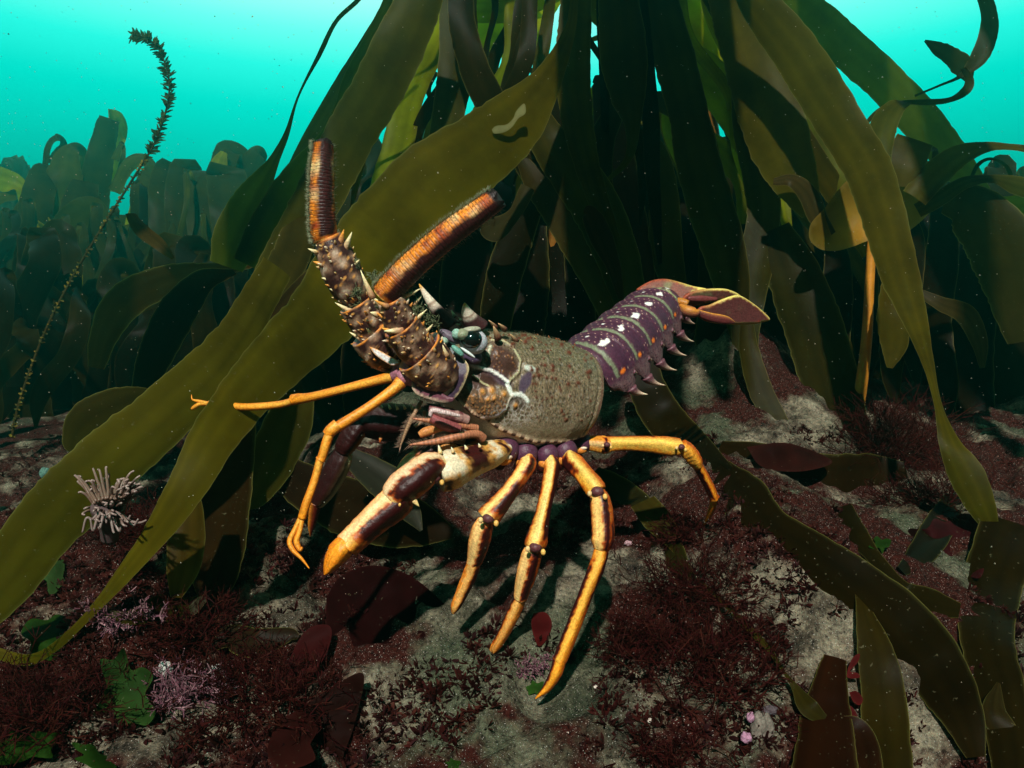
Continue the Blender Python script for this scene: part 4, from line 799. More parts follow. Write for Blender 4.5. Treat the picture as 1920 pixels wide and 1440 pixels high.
# --- unseen crowns and blades of the tall plants, added above to shade the kelp
def crown(q, x, y, z, n, seed):  # unseen crown blades, added to cast shade
    rg = random.Random(seed)
    for i in range(n):
        a = 2 * math.pi * (i + rg.random() * .6) / n; L_ = rg.uniform(.42, .68); w = rg.uniform(.035, .055); dx, dy = math.cos(a), math.sin(a) * .8; pts = []
        if dy < -.15: continue
        for t, up, ww in ((0, 0, .5), (.25, .09, .9), (.55, .10, 1.), (.8, .02, .9), (1., -.07, .3)):
            X = np.array((x + dx * L_ * t, y + dy * L_ * t, z + up)); X[2] = max(X[2], CZ + .56 * max(X[1], .3) + .05); pts.append((X, ww * w))
        mb = MB(); C = cr([tuple(p[0]) + (p[1],) for p in pts], 40); sd = unit(np.cross(np.gradient(C[:, :3], axis=0), (0, 0, 1.))); V = C[:, None, :3] + sd[:, None] * (C[:, 3:4] * QS[None, :])[..., None]
        V[..., 2] += .012 * np.sin(np.linspace(0, 14, 40) + i)[:, None] * np.abs(QS)[None, :]; mb.grid(V, np.array(OLIVE) * rg.uniform(.6, 1.1)); mb.build('blade', M_kelp, q)  # unseen blade added for shade
def shade_overhang(q, rows, seed):
    """unseen blades added to the same plants, reaching forward to cast shade"""
    rg = random.Random(seed)
    for (x0, x1, yend) in rows:
        pts = []
        for t in (0, .25, .5, .75, 1.):
            y = 1.15 + (yend - 1.15) * t; pts.append((x0 + (x1 - x0) * t, y, max(CZ + .585 * y + .03, CZ + .74 - .40 * t * t), rg.uniform(.038, .056) * (1 - .75 * (t == 1.))))
        C = cr(pts, 44); sd = unit(np.cross(np.gradient(C[:, :3], axis=0), (0, 0, 1.))); V = C[:, None, :3] + sd[:, None] * (C[:, 3:4] * QS[None, :])[..., None]
        V[..., 2] += .01 * np.sin(np.linspace(0, 16, 44) + seed)[:, None] * np.abs(QS)[None, :]; mb = MB(); mb.grid(V, np.array(OLIVE) * rg.uniform(.6, 1.)); mb.build('blade', M_kelp, q)  # unseen blade added for shade
shade_overhang(kB, [(.13, .06, .42), (.18, .14, .42), (.24, .21, .46)], 5)
shade_overhang(kC, [(.45, .52, .26), (.55, .68, .24), (.64, .80, .30)], 6)
shade_overhang(kA, [(-.20, -.42, .34), (-.26, -.55, .30), (-.16, -.34, .55), (-.30, -.70, .36), (-.35, -.85, .4)], 7)
crown(kA, -.05, 1.0, 1.22, 5, 1); crown(kB, .16, 1.2, 1.34, 5, 2); crown(kC, .32, 1.1, 1.28, 5, 3)  # unseen crowns added for shade

# --- right-hand plant with its golden stipe
kD = plant(G(1610, 860, .7), 'kelp plant with a golden stipe, clawed holdfast and pale lamina, right of the tail')
kD['dz'] = -.08
stipe(kD, [(1638, 448, .89, 10), (1634, 470, .89, 8.5), (1630, 540, .89, 8.5), (1626, 620, .89, 9.5), (1618, 700, .89, 10.5), (1608, 765, .90, 12), (1604, 790, .91, 15)], (.42, .17, .016))
mb = MB()
for (x1, y1, x2, y2, r) in [(1598, 812, 1592, 850, 8), (1612, 815, 1622, 845, 8), (1606, 820, 1604, 862, 7), (1590, 800, 1580, 838, 6), (1620, 800, 1640, 835, 6)]: tube(mb, [(1605, 785, .925, 11), (x1, y1, .918, r), (x2, y2, .92, r * .7), (x2 + (x2 - 1605) * .5, y2 + 22, .93, r * .3)], (.30, .13, .012), k=10, n=30)
mb.build('holdfast', M_soft, kD)
def lam_col(x, y, e):
    k = np.exp(-(np.hypot(x - 1636, y - 452) / 75) ** 2); n = np.array([noise.noise((a * .02, b * .02, 5.)) for a, b in zip(x, y)])
    c = mix((.085, .062, .006), (.30, .16, .02), k) * (1 + .2 * n)[:, None]; return mix(c, (.17, .12, .03), (1 - sm(.5, 2.5, e)) * .6)
mb = MB(); plate(mb, [(1636, 462), (1628, 452), (1600, 462), (1570, 470), (1540, 468), (1520, 452), (1517, 432), (1524, 414), (1548, 388), (1575, 352), (1598, 330), (1612, 322), (1640, 300), (1668, 296), (1690, 310), (1722, 322), (1752, 345), (1762, 372), (1742, 400), (1715, 425), (1690, 440), (1660, 444)],
     lambda x, y: .905 + .05 * np.sin((x - 1520) / 120) - .035 * np.exp(-((x - 1636) / 40) ** 2) * sm(330, 460, y), lam_col, 9)
o = mb.build('lamina', M_kelp, kD)
bl(kD, [(1655, 350, .97, 16), (1648, 290, .97, 22), (1656, 235, .98, 24, 10), (1678, 200, .99, 20, 40), (1705, 192, 1.0, 6, 70)], (.055, .058, .008), n=40)
bl(kD, [(1690, 350, .98, 26), (1698, 310, .98, 33), (1710, 275, .985, 34), (1716, 262, .99, 33)], (.058, .046, .007), n=30, rag=.02)
bl(kD, [(1735, 290, .99, 4, 70), (1752, 280, .99, 10, 60), (1752, 305, .99, 12, 50), (1738, 330, .99, 6, 40)], OLIVE, n=20)
bl(kD, [(1715, 370, .97, 24), (1755, 325, .97, 26), (1800, 290, .97, 22, 20), (1850, 275, .97, 14, 45), (1900, 276, .97, 10, 50), (1960, 285, .97, 12, 30)], (.062, .055, .007), n=60)
bl(kD, [(1720, 395, .98, 14), (1765, 370, .97, 16, 30), (1810, 342, .97, 16, 45), (1860, 335, .97, 12, 50), (1910, 348, .97, 18, 20), (1960, 360, .97, 18)], (.040, .042, .008), n=60)
bl(kD, [(1770, 380, 1.02, 20), (1810, 385, 1.0, 40), (1850, 420, .99, 52), (1885, 480, .98, 56), (1910, 560, .97, 48), (1925, 640, .96, 30)], (.026, .022, .005), n=60)
bl(kD, [(1850, 380, 1.1, 12), (1890, 392, 1.1, 24), (1940, 392, 1.1, 28), (1980, 385, 1.1, 24)], (.10, .12, .010), n=30)
bl(kD, [(1612, 262, 1.0, 3, 30), (1625, 232, 1.0, 5, 40), (1650, 205, 1.0, 5, 50), (1690, 192, 1.0, 6, 50), (1740, 191, 1.0, 8, 40), (1785, 185, 1.0, 8, 50), (1812, 168, 1.0, 9, 20), (1817, 148, 1.0, 7), (1806, 128, 1.0, 5)], (.035, .040, .010), n=60)
bl(kD, [(1715, 180, 1.01, 2), (1762, 160, 1.01, 2.5, 30), (1800, 143, 1.01, 5, 40), (1832, 112, 1.01, 15, 20), (1852, 68, 1.01, 16), (1854, 25, 1.01, 13, 10), (1842, -20, 1.01, 12)], (.028, .030, .010), n=60)
bl(kD, [(1818, 152, 1.02, 6), (1805, 125, 1.02, 18), (1782, 105, 1.02, 15), (1758, 90, 1.02, 11), (1734, 76, 1.02, 2)], (.026, .030, .012), n=40, rag=.14)
bl(kD, [(1820, 335, 1.12, 3), (1835, 308, 1.12, 4, 20), (1858, 298, 1.12, 4, 40), (1885, 310, 1.12, 4, 30), (1898, 335, 1.12, 4)], (.020, .030, .012), n=40)
bl(kD, [(1700, 480, .94, 14), (1690, 530, .93, 32), (1680, 590, .92, 32), (1676, 650, .92, 22), (1668, 690, .92, 5)], (.060, .048, .007), n=40, rag=.16)
bl(kD, [(1720, 545, .96, 6, 30), (1765, 570, .95, 14, 30), (1810, 590, .95, 18, 10), (1836, 640, .95, 14), (1842, 690, .95, 4)], (.040, .030, .014), n=40)
for i, (x, y, yy, w, c) in enumerate([(1760, 430, 780, 28, DARK), (1700, 440, 720, 24, DARK), (1820, 480, 860, 34, DARK), (1880, 520, 880, 36, BROWN), (1560, 470, 700, 24, DARK), (1660, 470, 760, 22, BROWN), (1780, 620, 900, 26, DARK), (1915, 600, 980, 40, DARK)]):
    bl(kD, [(x, y - 40, 1.25, w * .5), (x + 10, y + 20, 1.22, w, 20), (x + 5 * i - 10, (y + yy) / 2, 1.18, w * 1.1, -15), (x + 12, yy - 60, 1.14, w * .8, 10), (x + 20, yy, 1.12, w * .2)], c, n=40)
kE = plant(G(1860, 760), 'dark kelp plant at the right edge with broad blades hanging over a green one')
drape(kE, 16, 1640, 1960, (330, 450), (640, 900), 1.4, 1.75, 22, 40, 1740, .4, [BROWN, DARK, (.05, .06, .008), DARK], 77, True)
bl(kE, [(1900, 470, 1.3, 20), (1885, 560, 1.28, 34), (1870, 660, 1.26, 34), (1880, 780, 1.24, 24)], (.05, .07, .008), n=40)

# --- background stand to the left, out in the haze
def far(label, base, blades_, group='kelp plants standing in the haze on the left'):
    q = plant(base, label, group)
    for p_, c_ in blades_: bl(q, p_, c_, edge_k=.25, n=max(24, 10 * len(p_)))
    return q
def arch(x0, y0, xt, yt, xe, ye, d, w, tw=0):       # up from the stand, over, and down again on the near side
    return [(x0, y0, d + .15, w * .8, 0), (x0 * .6 + xt * .4, y0 * .4 + yt * .6, d + .12, w, tw), (xt, yt, d, w * 1.05, tw), (xe * .7 + xt * .3, yt + (ye - yt) * .25, d - .16, w, 0), (xe, ye, d - .22, w * .5, 0)]
G1, G2, G3 = (.040, .046, .006), (.024, .026, .005), (.16, .19, .012)
D1 = 3.2
q1 = far('hazy kelp plant at the left with one tall flat-topped blade standing above the rest', P(160, 800, D1),
    [([(165, 520, D1, 26), (172, 400, D1, 27), (185, 310, D1, 24), (198, 250, D1, 20), (205, 222, D1, 17)], G2), ([(203, 221, D1 + .01, 17), (222, 224, D1 + .06, 14, 30), (231, 250, D1 + .10, 10, 40), (218, 300, D1 + .12, 8, 30), (215, 360, D1 + .14, 16)], G3),
     ([(60, 500, D1, 20), (74, 400, D1, 20), (82, 320, D1, 10, 50), (92, 272, D1, 10, 60), (108, 258, D1, 12, 60), (118, 275, D1 + .05, 10, 40), (100, 310, D1 + .1, 14)], G2),
     ([(110, 560, D1 - .1, 34), (112, 440, D1 - .1, 38), (118, 350, D1 - .08, 34), (126, 290, D1 - .02, 20, 20), (140, 277, D1 + .04, 12, 50), (150, 290, D1 + .1, 14, 30), (140, 340, D1 + .15, 20)], G1),
     ([(70, 640, D1 - .2, 30), (62, 520, D1 - .2, 32), (66, 400, D1 - .18, 28), (82, 330, D1 - .1, 24, 10), (100, 312, D1, 14, 30)], G2),
     ([(150, 640, D1 - .25, 30), (148, 520, D1 - .25, 40), (150, 400, D1 - .2, 34), (160, 340, D1 - .1, 22)], G2), ([(215, 300, D1, 10, 40), (228, 270, D1, 6, 60), (232, 290, D1 + .05, 5, 40), (222, 340, D1 + .1, 7)], G1),
     ([(30, 640, D1 - .15, 30), (18, 540, D1 - .15, 24), (24, 440, D1 - .1, 12, 30), (40, 380, D1 - .05, 10, 50), (70, 368, D1, 8, 60)], G2), ([(-30, 330, D1, 20), (10, 338, D1, 22), (40, 352, D1, 14, 30), (45, 380, D1, 8)], G3),
     ([(-30, 385, D1, 22), (0, 372, D1, 12, 40), (30, 365, D1, 10, 30)], G1), ([(100, 480, D1 - .3, 22), (130, 420, D1 - .3, 26), (170, 390, D1 - .28, 22), (200, 410, D1 - .25, 10)], G1)])
q2 = far('hazy kelp plant at the left with a wide domed lamina split into hanging fingers', P(350, 780, D1 - .25),
    [(arch(300, 520, 320, 322, 300, 520, D1 - .25, 26), G2), (arch(345, 520, 350, 320, 330, 530, D1 - .25, 25), G2), (arch(385, 520, 385, 322, 385, 560, D1 - .3, 36), G2), (arch(420, 520, 424, 330, 430, 560, D1 - .35, 34), G2),
     (arch(275, 500, 290, 330, 262, 500, D1 - .15, 20), G1), ([(250, 520, D1, 20), (262, 420, D1, 24), (285, 345, D1 - .02, 16, 20), (310, 325, D1 - .05, 10, 40)], G3), ([(300, 430, D1 - .02, 12), (318, 370, D1 - .02, 14), (345, 330, D1 - .03, 10)], G3),
     ([(365, 430, D1 - .02, 8), (380, 370, D1 - .02, 8), (392, 330, D1 - .03, 6)], G3), ([(395, 420, D1 - .3, 30), (410, 350, D1 - .3, 26), (420, 300, D1 - .28, 22, 10), (432, 282, D1 - .22, 24, 40), (455, 300, D1 - .18, 20, 20), (458, 345, D1 - .15, 12)], G2),
     ([(408, 330, D1 - .33, 14), (412, 305, D1 - .33, 14), (420, 285, D1 - .3, 6)], G3), ([(450, 360, D1 - .2, 16), (470, 315, D1 - .2, 22), (484, 286, D1 - .2, 14, 20), (500, 298, D1 - .15, 8, 30)], G2),
     ([(245, 400, .99, 10, 30), (265, 430, .98, 14, 20), (300, 460, .97, 12, 20), (325, 485, .97, 3)], (.045, .030, .006)), ([(215, 360, D1, 12, 30), (240, 310, D1, 14, 30), (270, 300, D1, 14, 40), (290, 325, D1, 10, 30), (292, 380, D1, 5)], G1)])
drape(q1, 18, -40, 260, (430, 560), (640, 860), D1 - .3, D1 + .4, 12, 34, 130, .6, [G2, DARK, G1, G3], 301, True)
drape(q2, 16, 230, 520, (430, 560), (620, 840), D1 - .35, D1 + .3, 12, 34, 380, .6, [G2, DARK, G2, G1, G3], 401, True)
drape(q2, 16, 200, 540, (340, 460), (520, 760), D1 - .55, D1 - .35, 5, 13, 380, .5, [G2, DARK, G1], 444, True)
drape(q1, 12, -40, 230, (380, 480), (560, 760), D1 - .55, D1 - .35, 5, 13, 130, .5, [G2, DARK, G1], 455, True)
q3 = far('dark kelp plant low on the left, half hidden behind the sweeping blades', P(330, 800, 1.7), [([(330, 480, 1.7, 20), (300, 560, 1.68, 34), (270, 660, 1.66, 34), (250, 780, 1.65, 24)], DARK)], None)
drape(q3, 30, -30, 600, (450, 680), (800, 930), 1.35, 1.9, 16, 40, 330, .4, [DARK, BROWN, DARK], 501, True)
def clump(label, cx, cy, d, r, seed):
    q = plant(P(cx, cy + 160, d), label, 'far kelp clumps fading into the water'); rg = random.Random(seed)
    for i in range(14):
        x = cx + rg.uniform(-r, r); t = cy + abs(x - cx) / r * 18 + rg.uniform(0, 14)
        bl(q, [(x, cy + 190, d, 10), (x + rg.uniform(-6, 6), cy + 80, d, 12), (x + rg.uniform(-9, 9), t, d, 9, 30), (x + rg.uniform(6, 16), t + 12, d - .1, 8, 40), (x + rg.uniform(4, 22), t + 60, d - .15, 3)], G2, n=24, edge_k=.3)
clump('faint kelp clump farthest away at the left edge of the water', 28, 298, 5.2, 30, 5)
clump('faint kelp clump seen through the gap right of the upright antenna', 796, 222, 4.6, 30, 6)
clump('faint kelp clump behind the fronds right of the tall plants', 1530, 320, 4.4, 40, 8)

# --- the wiry bushy weed rising above the left-hand kelp
def bushy():
    st = [(250, 66, 1.55, 1.), (272, 70, 1.55, 1.2), (292, 85, 1.55, 1.4), (306, 110, 1.55, 1.5), (317, 150, 1.55, 1.6), (315, 190, 1.55, 1.7), (303, 235, 1.55, 1.8), (288, 272, 1.55, 1.8), (268, 305, 1.54, 2), (240, 350, 1.53, 2), (205, 405, 1.5, 2), (165, 470, 1.47, 2.2), (125, 540, 1.43, 2.2), (90, 610, 1.4, 2.4), (58, 690, 1.36, 2.4), (35, 760, 1.32, 2.6), (22, 820, 1.3, 2.6)]
    q = empty('bushy_seaweed', P(22, 820, 1.3), 'thin wiry seaweed with whorls of small leaflets curling into the open water', 'seaweed')
    mb = MB(); tube(mb, st, (.045, .035, .010), k=8, n=120); mb.build('stem', M_weed, q)
    mb = MB(); rg = random.Random(4); a = cr(st, 150)
    for i in range(len(a)):
        x, y, d, _ = a[i]; T = a[min(i + 1, 149)][:2] - a[max(i - 1, 0)][:2]; T = T / np.linalg.norm(T); up = y < 300
        for _ in range(8 if up else 5):
            if rg.random() < .25 + .45 * (math.sin(i * .9) > .2): continue
            sg = rg.choice((-1, 1)); ang = rg.uniform(.5, 1.25) * sg; dx = -(T[0] * math.cos(ang) - T[1] * math.sin(ang)); dy = -(T[0] * math.sin(ang) + T[1] * math.cos(ang)); ln = rg.uniform(7, 19) if up else rg.uniform(3, 10)
            c = (.040, .050, .012) if up else rg.choice(((.16, .12, .02), (.06, .055, .015)))
            dz = rg.uniform(-.02, .02)
            ribbon(mb, [(x, y, d, .8), (x + dx * ln * .5, y + dy * ln * .5, d + dz * .5, 1.9, rg.uniform(-50, 50)), (x + dx * ln, y + dy * ln + 1.5, d + dz, .5)], c, n=5, seed=rg.random() * 50, rag=0, edge_k=0)
    mb.build('leaflets', M_weed, q)
bushy()

# --- loose blades lying across the rock
def frond(label, pts, col=OLIVE, **kw):
    pts = [(p[0], p[1], min(p[2], G(p[0], p[1])[1] - .012)) + tuple(p[3:]) for p in pts]          # laid over the rock
    mb = MB(); _sd[0] += 1; kw.setdefault('seed', _sd[0] * 1.37); ribbon(mb, pts, np.array(col) * np.array((.75, .70, .4)), **kw); a = np.array([p[:3] for p in pts], float)
    o = mb.build('kelp_frond', M_kelp, None, loc=PA(a[len(a) // 2:len(a) // 2 + 1])[0]); return tag(o, label, 'kelp frond')
frond('short dark round-ended kelp frond left of the sweeping blades', [(300, 742, .66, 14, 30), (255, 755, .66, 34, 14), (205, 775, .66, 44), (165, 800, .66, 42), (142, 830, .66, 24), (140, 850, .66, 6)], (.028, .024, .006), n=40)
frond('dark upright kelp frond behind the tip of the near antennule', [(440, 720, .66, 40), (425, 820, .65, 52), (415, 920, .62, 54), (408, 1020, .585, 50), (402, 1090, .56, 38), (395, 1140, .545, 10)], (.022, .012, .004), n=50)
frond('olive pointed kelp frond hanging between two antennules', [(560, 740, .72, 30), (540, 800, .70, 44), (505, 870, .68, 42), (478, 930, .66, 26), (462, 955, .65, 4)], (.036, .032, .006), n=40)
frond('small golden brown kelp frond just right of the tapering blade end', [(350, 900, .53, 16), (352, 980, .52, 30), (344, 1060, .51, 30), (330, 1120, .505, 10)], (.058, .038, .006), n=40)
frond('dark twisted kelp frond lying on red weed below the anemone', [(185, 1145, .50, 4), (240, 1158, .505, 12, 10), (300, 1140, .51, 24), (350, 1140, .515, 20, 15), (385, 1120, .52, 8, 20)], (.030, .026, .006), n=40)
frond('dark horizontal kelp frond lying across the rock right of the lobster', [(1350, 838, .80, 12), (1420, 862, .79, 34), (1490, 888, .78, 44, 4), (1560, 900, .77, 48), (1640, 895, .77, 44), (1700, 885, .77, 20)], (.017, .009, .003), n=60)
frond('long brown kelp frond falling from the rock crest to the lower right', [(1340, 880, .76, 30), (1390, 930, .72, 46), (1440, 990, .68, 42), (1530, 1045, .62, 44), (1612, 1105, .57, 52), (1690, 1175, .53, 58), (1750, 1250, .50, 56), (1800, 1335, .475, 40), (1830, 1420, .455, 16)], (.013, .008, .002), n=90)
frond('olive kelp frond standing at the bottom edge right of centre', [(1608, 1100, .58, 5, 40), (1622, 1150, .55, 16, 20), (1642, 1222, .52, 32), (1655, 1297, .49, 38), (1660, 1380, .465, 42), (1664, 1470, .44, 44)], (.024, .017, .003), n=50)
frond('maroon kelp frond with a torn square top at the bottom edge', [(1566, 1232, .55, 20), (1556, 1290, .52, 32), (1550, 1350, .495, 46), (1546, 1470, .455, 62)], (.020, .006, .003), n=40)
frond('dark maroon kelp frond leaning on the pale rock by the bottom edge', [(1575, 1350, .51, 10), (1600, 1375, .50, 34), (1610, 1420, .485, 40), (1612, 1480, .465, 40)], (.020, .007, .004), n=30)
frond('thin strap frond crossing the pale rock diagonally', [(1205, 940, .62, 26, 20), (1240, 985, .60, 26, 10), (1275, 1040, .58, 10, 40), (1310, 1085, .56, 4, 50), (1357, 1130, .54, 5, 40), (1400, 1175, .525, 7, 30), (1440, 1215, .515, 6, 30), (1470, 1260, .505, 4, 40), (1492, 1290, .50, 8, 20), (1515, 1325, .495, 18), (1545, 1350, .49, 10)], (.034, .028, .006), n=80)
frond('dark kelp frond curling at the right edge of the rock', [(1900, 980, .60, 50), (1862, 1085, .57, 48), (1850, 1190, .535, 44), (1876, 1300, .505, 40), (1893, 1400, .48, 36), (1900, 1470, .465, 30)], (.014, .0095, .002), n=60)
frond('black strap frond leaning under the tip of the long drooping blade', [(1790, 930, .72, 16), (1762, 985, .68, 26), (1722, 1045, .65, 22), (1690, 1070, .63, 10)], (.012, .010, .006), n=40)
frond('slim dark frond draped over the right shoulder of the rock', [(1580, 950, .72, 16), (1605, 1000, .68, 20), (1640, 1045, .64, 14, 20), (1690, 1105, .61, 20, 30), (1745, 1130, .59, 26), (1800, 1145, .58, 14)], (.015, .011, .003), n=60)
frond('small curled frond loop in the bottom right corner', [(1872, 1280, .475, 3), (1866, 1330, .47, 20, 10), (1885, 1375, .465, 24), (1908, 1370, .462, 8)], (.030, .022, .008), n=40)
frond('broad dark frond behind the claws of the front legs', [(520, 880, .70, 30), (610, 930, .67, 50, 10), (700, 960, .64, 60), (790, 985, .61, 40), (850, 1000, .60, 10)], (.014, .008, .004), n=50)
frond('dark frond with a pale crusted stripe behind the great front leg', [(650, 850, .60, 14), (690, 880, .595, 28), (735, 915, .59, 34), (770, 960, .585, 20), (790, 995, .58, 3)], (.030, .032, .034), n=40)
frond('dark frond lying in the shade between the rear legs', [(1110, 890, .70, 20), (1160, 930, .68, 36), (1220, 985, .65, 34), (1262, 1040, .62, 24), (1290, 1090, .60, 6)], (.020, .018, .005), n=50)
frond('dark frond drooping behind the hooked side of the tail', [(1200, 650, .86, 24), (1212, 720, .84, 34), (1250, 790, .82, 38), (1320, 850, .80, 26), (1370, 880, .79, 6)], (.014, .010, .003), n=50)
frond('wavy dark maroon frond resting below the bottom leg tips at left', [(400, 1215, .505, 6), (430, 1195, .505, 22, 10), (480, 1205, .50, 26), (540, 1190, .505, 14, 20), (560, 1195, .505, 3)], (.020, .012, .008), n=40, edge_k=1.6)
# ------------------------------------------------------------------ growth on the rock
def on_rock(px, py): p = G(px, py); return p, gnorm(p)
# short red turf that nobody could count
def turf():
    mb = MB(); rg = random.Random(21); V = []; Fc = []; Cc = []
    cols = [(.034, .007, .006), (.026, .006, .006), (.042, .012, .009), (.030, .010, .011), (.018, .005, .004)]
    for _ in range(15000):
        px, py = rg.uniform(-60, 1980), rg.uniform(800, 1500)
        w = noise.noise((px * .0045, py * .006, 3.3)) + .45 * noise.noise((px * .015, py * .02, 8.1))
        bias = .08 if px < 520 else ((-.10 if py > 1150 else -.02) if px < 1150 else -.02)
        if w + bias < rg.uniform(.04, .22): continue
        p = G(px, py)
        if p[1] > 2: continue
        nn = gnorm(p); c0 = np.array(rg.choice(cols)) * rg.uniform(.6, 1.5); hgt = rg.uniform(.003, .0095)
        for _k in range(rg.randint(6, 10)):
            d = unit(nn * .7 + np.array([rg.gauss(0, .6), rg.gauss(0, .6), rg.gauss(0, .35)])); sd = unit(np.cross(d, np.array([rg.gauss(0, 1) for _ in range(3)]))); wd = hgt * rg.uniform(.06, .16)
            b = p - nn * .001; m1 = b + d * hgt * .55; t = b + d * hgt + nn * rg.uniform(-.3, .1) * hgt
            k = len(V); V += [b - sd * wd * .4, b + sd * wd * .4, m1 + sd * wd, m1 - sd * wd, t + sd * wd * .5, t - sd * wd * .5]; Fc += [(k, k + 1, k + 2, k + 3), (k + 3, k + 2, k + 4, k + 5)]
            Cc += [c0 * .8] * 2 + [c0] * 2 + [c0 * 1.3] * 2
    mb.add(np.array(V), Fc, np.array(Cc)); o = mb.build('red_algal_turf', M_weed); tag(o, 'short dark red algal turf growing all over the rock', 'algae', kind='stuff')
turf()
def bush(name, label, cat, px, py, h, spread, cols, seed, n=26, fine=.0006, group=None, mat=None, up=.8, levels=3):
    """a branching tuft: forking flattened twigs that thin out towards the tips"""
    p, nn = on_rock(px, py); rg = random.Random(seed); mb = MB(); V = []; Fc = []; Cc = []
    def twig(b, d, ln, w, lv):
        sd = unit(np.cross(d, np.array([rg.gauss(0, 1) for _ in range(3)]))); e = b + d * ln; c = np.array(rg.choice(cols)) * rg.uniform(.7, 1.3); k = len(V)
        V.extend([b - sd * w, b + sd * w, e + sd * w * .75, e - sd * w * .75]); Fc.append((k, k + 1, k + 2, k + 3)); Cc.extend([c * .8, c * .8, c * 1.2, c * 1.2])
        if lv:
            for _ in range(rg.randint(2, 4)): twig(b + d * ln * rg.uniform(.5, 1), unit(d + np.array([rg.gauss(0, .55) for _ in range(3)])), ln * rg.uniform(.5, .85), w * .75, lv - 1)
    for _ in range(int(n * 1.7)): twig(p - nn * .001 + np.array([rg.gauss(0, spread * .35), rg.gauss(0, spread * .2), 0]), unit(nn * up + np.array([rg.gauss(0, .6), rg.gauss(0, .5), rg.gauss(0, .4)])), h * rg.uniform(.3, .5), fine, levels)
    mb.add(np.array(V), Fc, np.array(Cc)); o = mb.build(name, mat or M_weed, None, loc=p, smooth=False); return tag(o, label, cat, group)
RD = [(.038, .0066, .006), (.028, .005, .0056), (.046, .012, .008)]; PK = [(.12, .048, .062), (.09, .034, .05), (.20, .11, .12)]
g_ = 'red weed tufts on the rock'
for a in [('feathery red weed growing round the foot of the golden stipe', 1650, 870, .10, .05, 41, 46), ('red weed clump on the rock edge behind the rearmost leg', 1300, 1010, .035, .03, 42, 26), ('wide red weed clump hanging over the pale rock, right of the long front leg', 1330, 1120, .05, .06, 43, 44),
          ('red weed clump on the dark slope just right of the orange leg tip', 1240, 1230, .05, .06, 44, 44), ('branched red weed low on the rock below the pale patch', 1330, 1300, .045, .05, 45, 34), ('red weed tuft against the pink pebbles at the lower right', 1400, 1210, .032, .03, 46, 24),
          ('red weed beneath the tentacles of the anemone', 260, 1010, .045, .05, 47, 44), ('red weed bank under the dark twisted frond at left', 330, 1190, .045, .06, 48, 44), ('red weed spread along the bottom left corner', 110, 1350, .05, .07, 49, 56), ('red weed on the rock shelf behind the near antennule', 520, 925, .04, .05, 50, 34),
          ('fine red weed standing between the two dark fronds at far right', 1760, 960, .06, .05, 51, 40), ('red weed clump at the bottom left of centre', 520, 1330, .045, .06, 52, 46), ('red weed clump on the rock at the bottom edge, right of centre', 1290, 1420, .03, .04, 53, 26), ('red weed below the two white sponges', 470, 1260, .03, .04, 54, 26)]:
    bush('red_weed', a[0], 'red seaweed', a[1], a[2], a[3], a[4], RD, a[5], a[6], group=g_)
for a in [('pink coralline tuft below the two white sponges', 350, 1310, .030, .030, 61, 40), ('pink coralline tuft sparkling under the dark twisted frond', 232, 1150, .022, .028, 62, 30), ('small pink coralline sprig in the gap behind the near antennule', 538, 885, .02, .01, 63, 8), ('pale pink coralline crust by the orange leg tip', 985, 1250, .012, .02, 64, 22)]:
    bush('coralline_tuft', a[0], 'coralline algae', a[1], a[2], a[3], a[4], PK, a[5], a[6], fine=.0007, mat=M_hard, group='pink coralline tufts')

def leafy(name, label, cat, out, col, lift=.010, curl=.012, seed=0, mat=None, sp=7, edge=None):
    """a thin leaf standing just off the rock"""
    cx, cy = np.mean([p[0] for p in out]), np.mean([p[1] for p in out]); p = G(cx, cy); d0 = p[1] - lift; mb = MB()
    sl = (G(cx, cy + 25)[1] - G(cx, cy - 25)[1]) / 50
    def dep(x, y): return np.array([d0 + (b - cy) * sl * .6 + curl * noise.noise((a * .018, b * .018, seed)) for a, b in zip(x, y)])
    def cf(x, y, e):
        n = np.array([noise.noise((a * .03, b * .03, seed + 4.)) for a, b in zip(x, y)]); c = np.array(col) * (1 + .35 * n)[:, None]; return mix(c, edge if edge else np.array(col) * 1.6, (1 - sm(.5, 2.5, e)) * .5)
    plate(mb, out, dep, cf, sp); o = mb.build(name, mat or M_weed, None, loc=P(cx, cy, d0)); return tag(o, label, cat)
def blob(cx, cy, rx, ry, n, seed, jag=.3, rot=0):
    rg = random.Random(seed); o = []; n += 5; jag *= 1.5
    for i in range(n):
        t = 2 * math.pi * i / n; r = 1 + rg.uniform(-jag, jag); x, y = rx * r * math.cos(t), ry * r * math.sin(t); o.append((cx + x * math.cos(rot) - y * math.sin(rot), cy + x * math.sin(rot) + y * math.cos(rot)))
    return o
LET = (.012, .036, .004)
leafy('sea_lettuce', 'largest dark green sea lettuce, between the pink tuft and the left corner', 'sea lettuce', blob(232, 1300, 52, 72, 11, 1, .22), (.020, .050, .010), .014, .02, 1)
leafy('sea_lettuce', 'bright green sea lettuce under the tapering end of the sweeping blade', 'sea lettuce', blob(105, 1190, 60, 40, 11, 2, .25), LET, .012, .02, 2)
leafy('sea_lettuce', 'pale green sea lettuce beside the rock edge below the anemone', 'sea lettuce', blob(98, 1080, 26, 30, 9, 3, .3), (.03, .065, .018), .012, .015, 3)
leafy('sea_lettuce', 'green sea lettuce at the very bottom left corner', 'sea lettuce', blob(60, 1395, 60, 40, 11, 4, .3), LET, .014, .02, 4)
leafy('sea_lettuce', 'small green sea lettuce strip at the bottom, left of the red leaves', 'sea lettuce', blob(178, 1420, 40, 16, 9, 5, .3, .4), LET, .014, .02, 5)
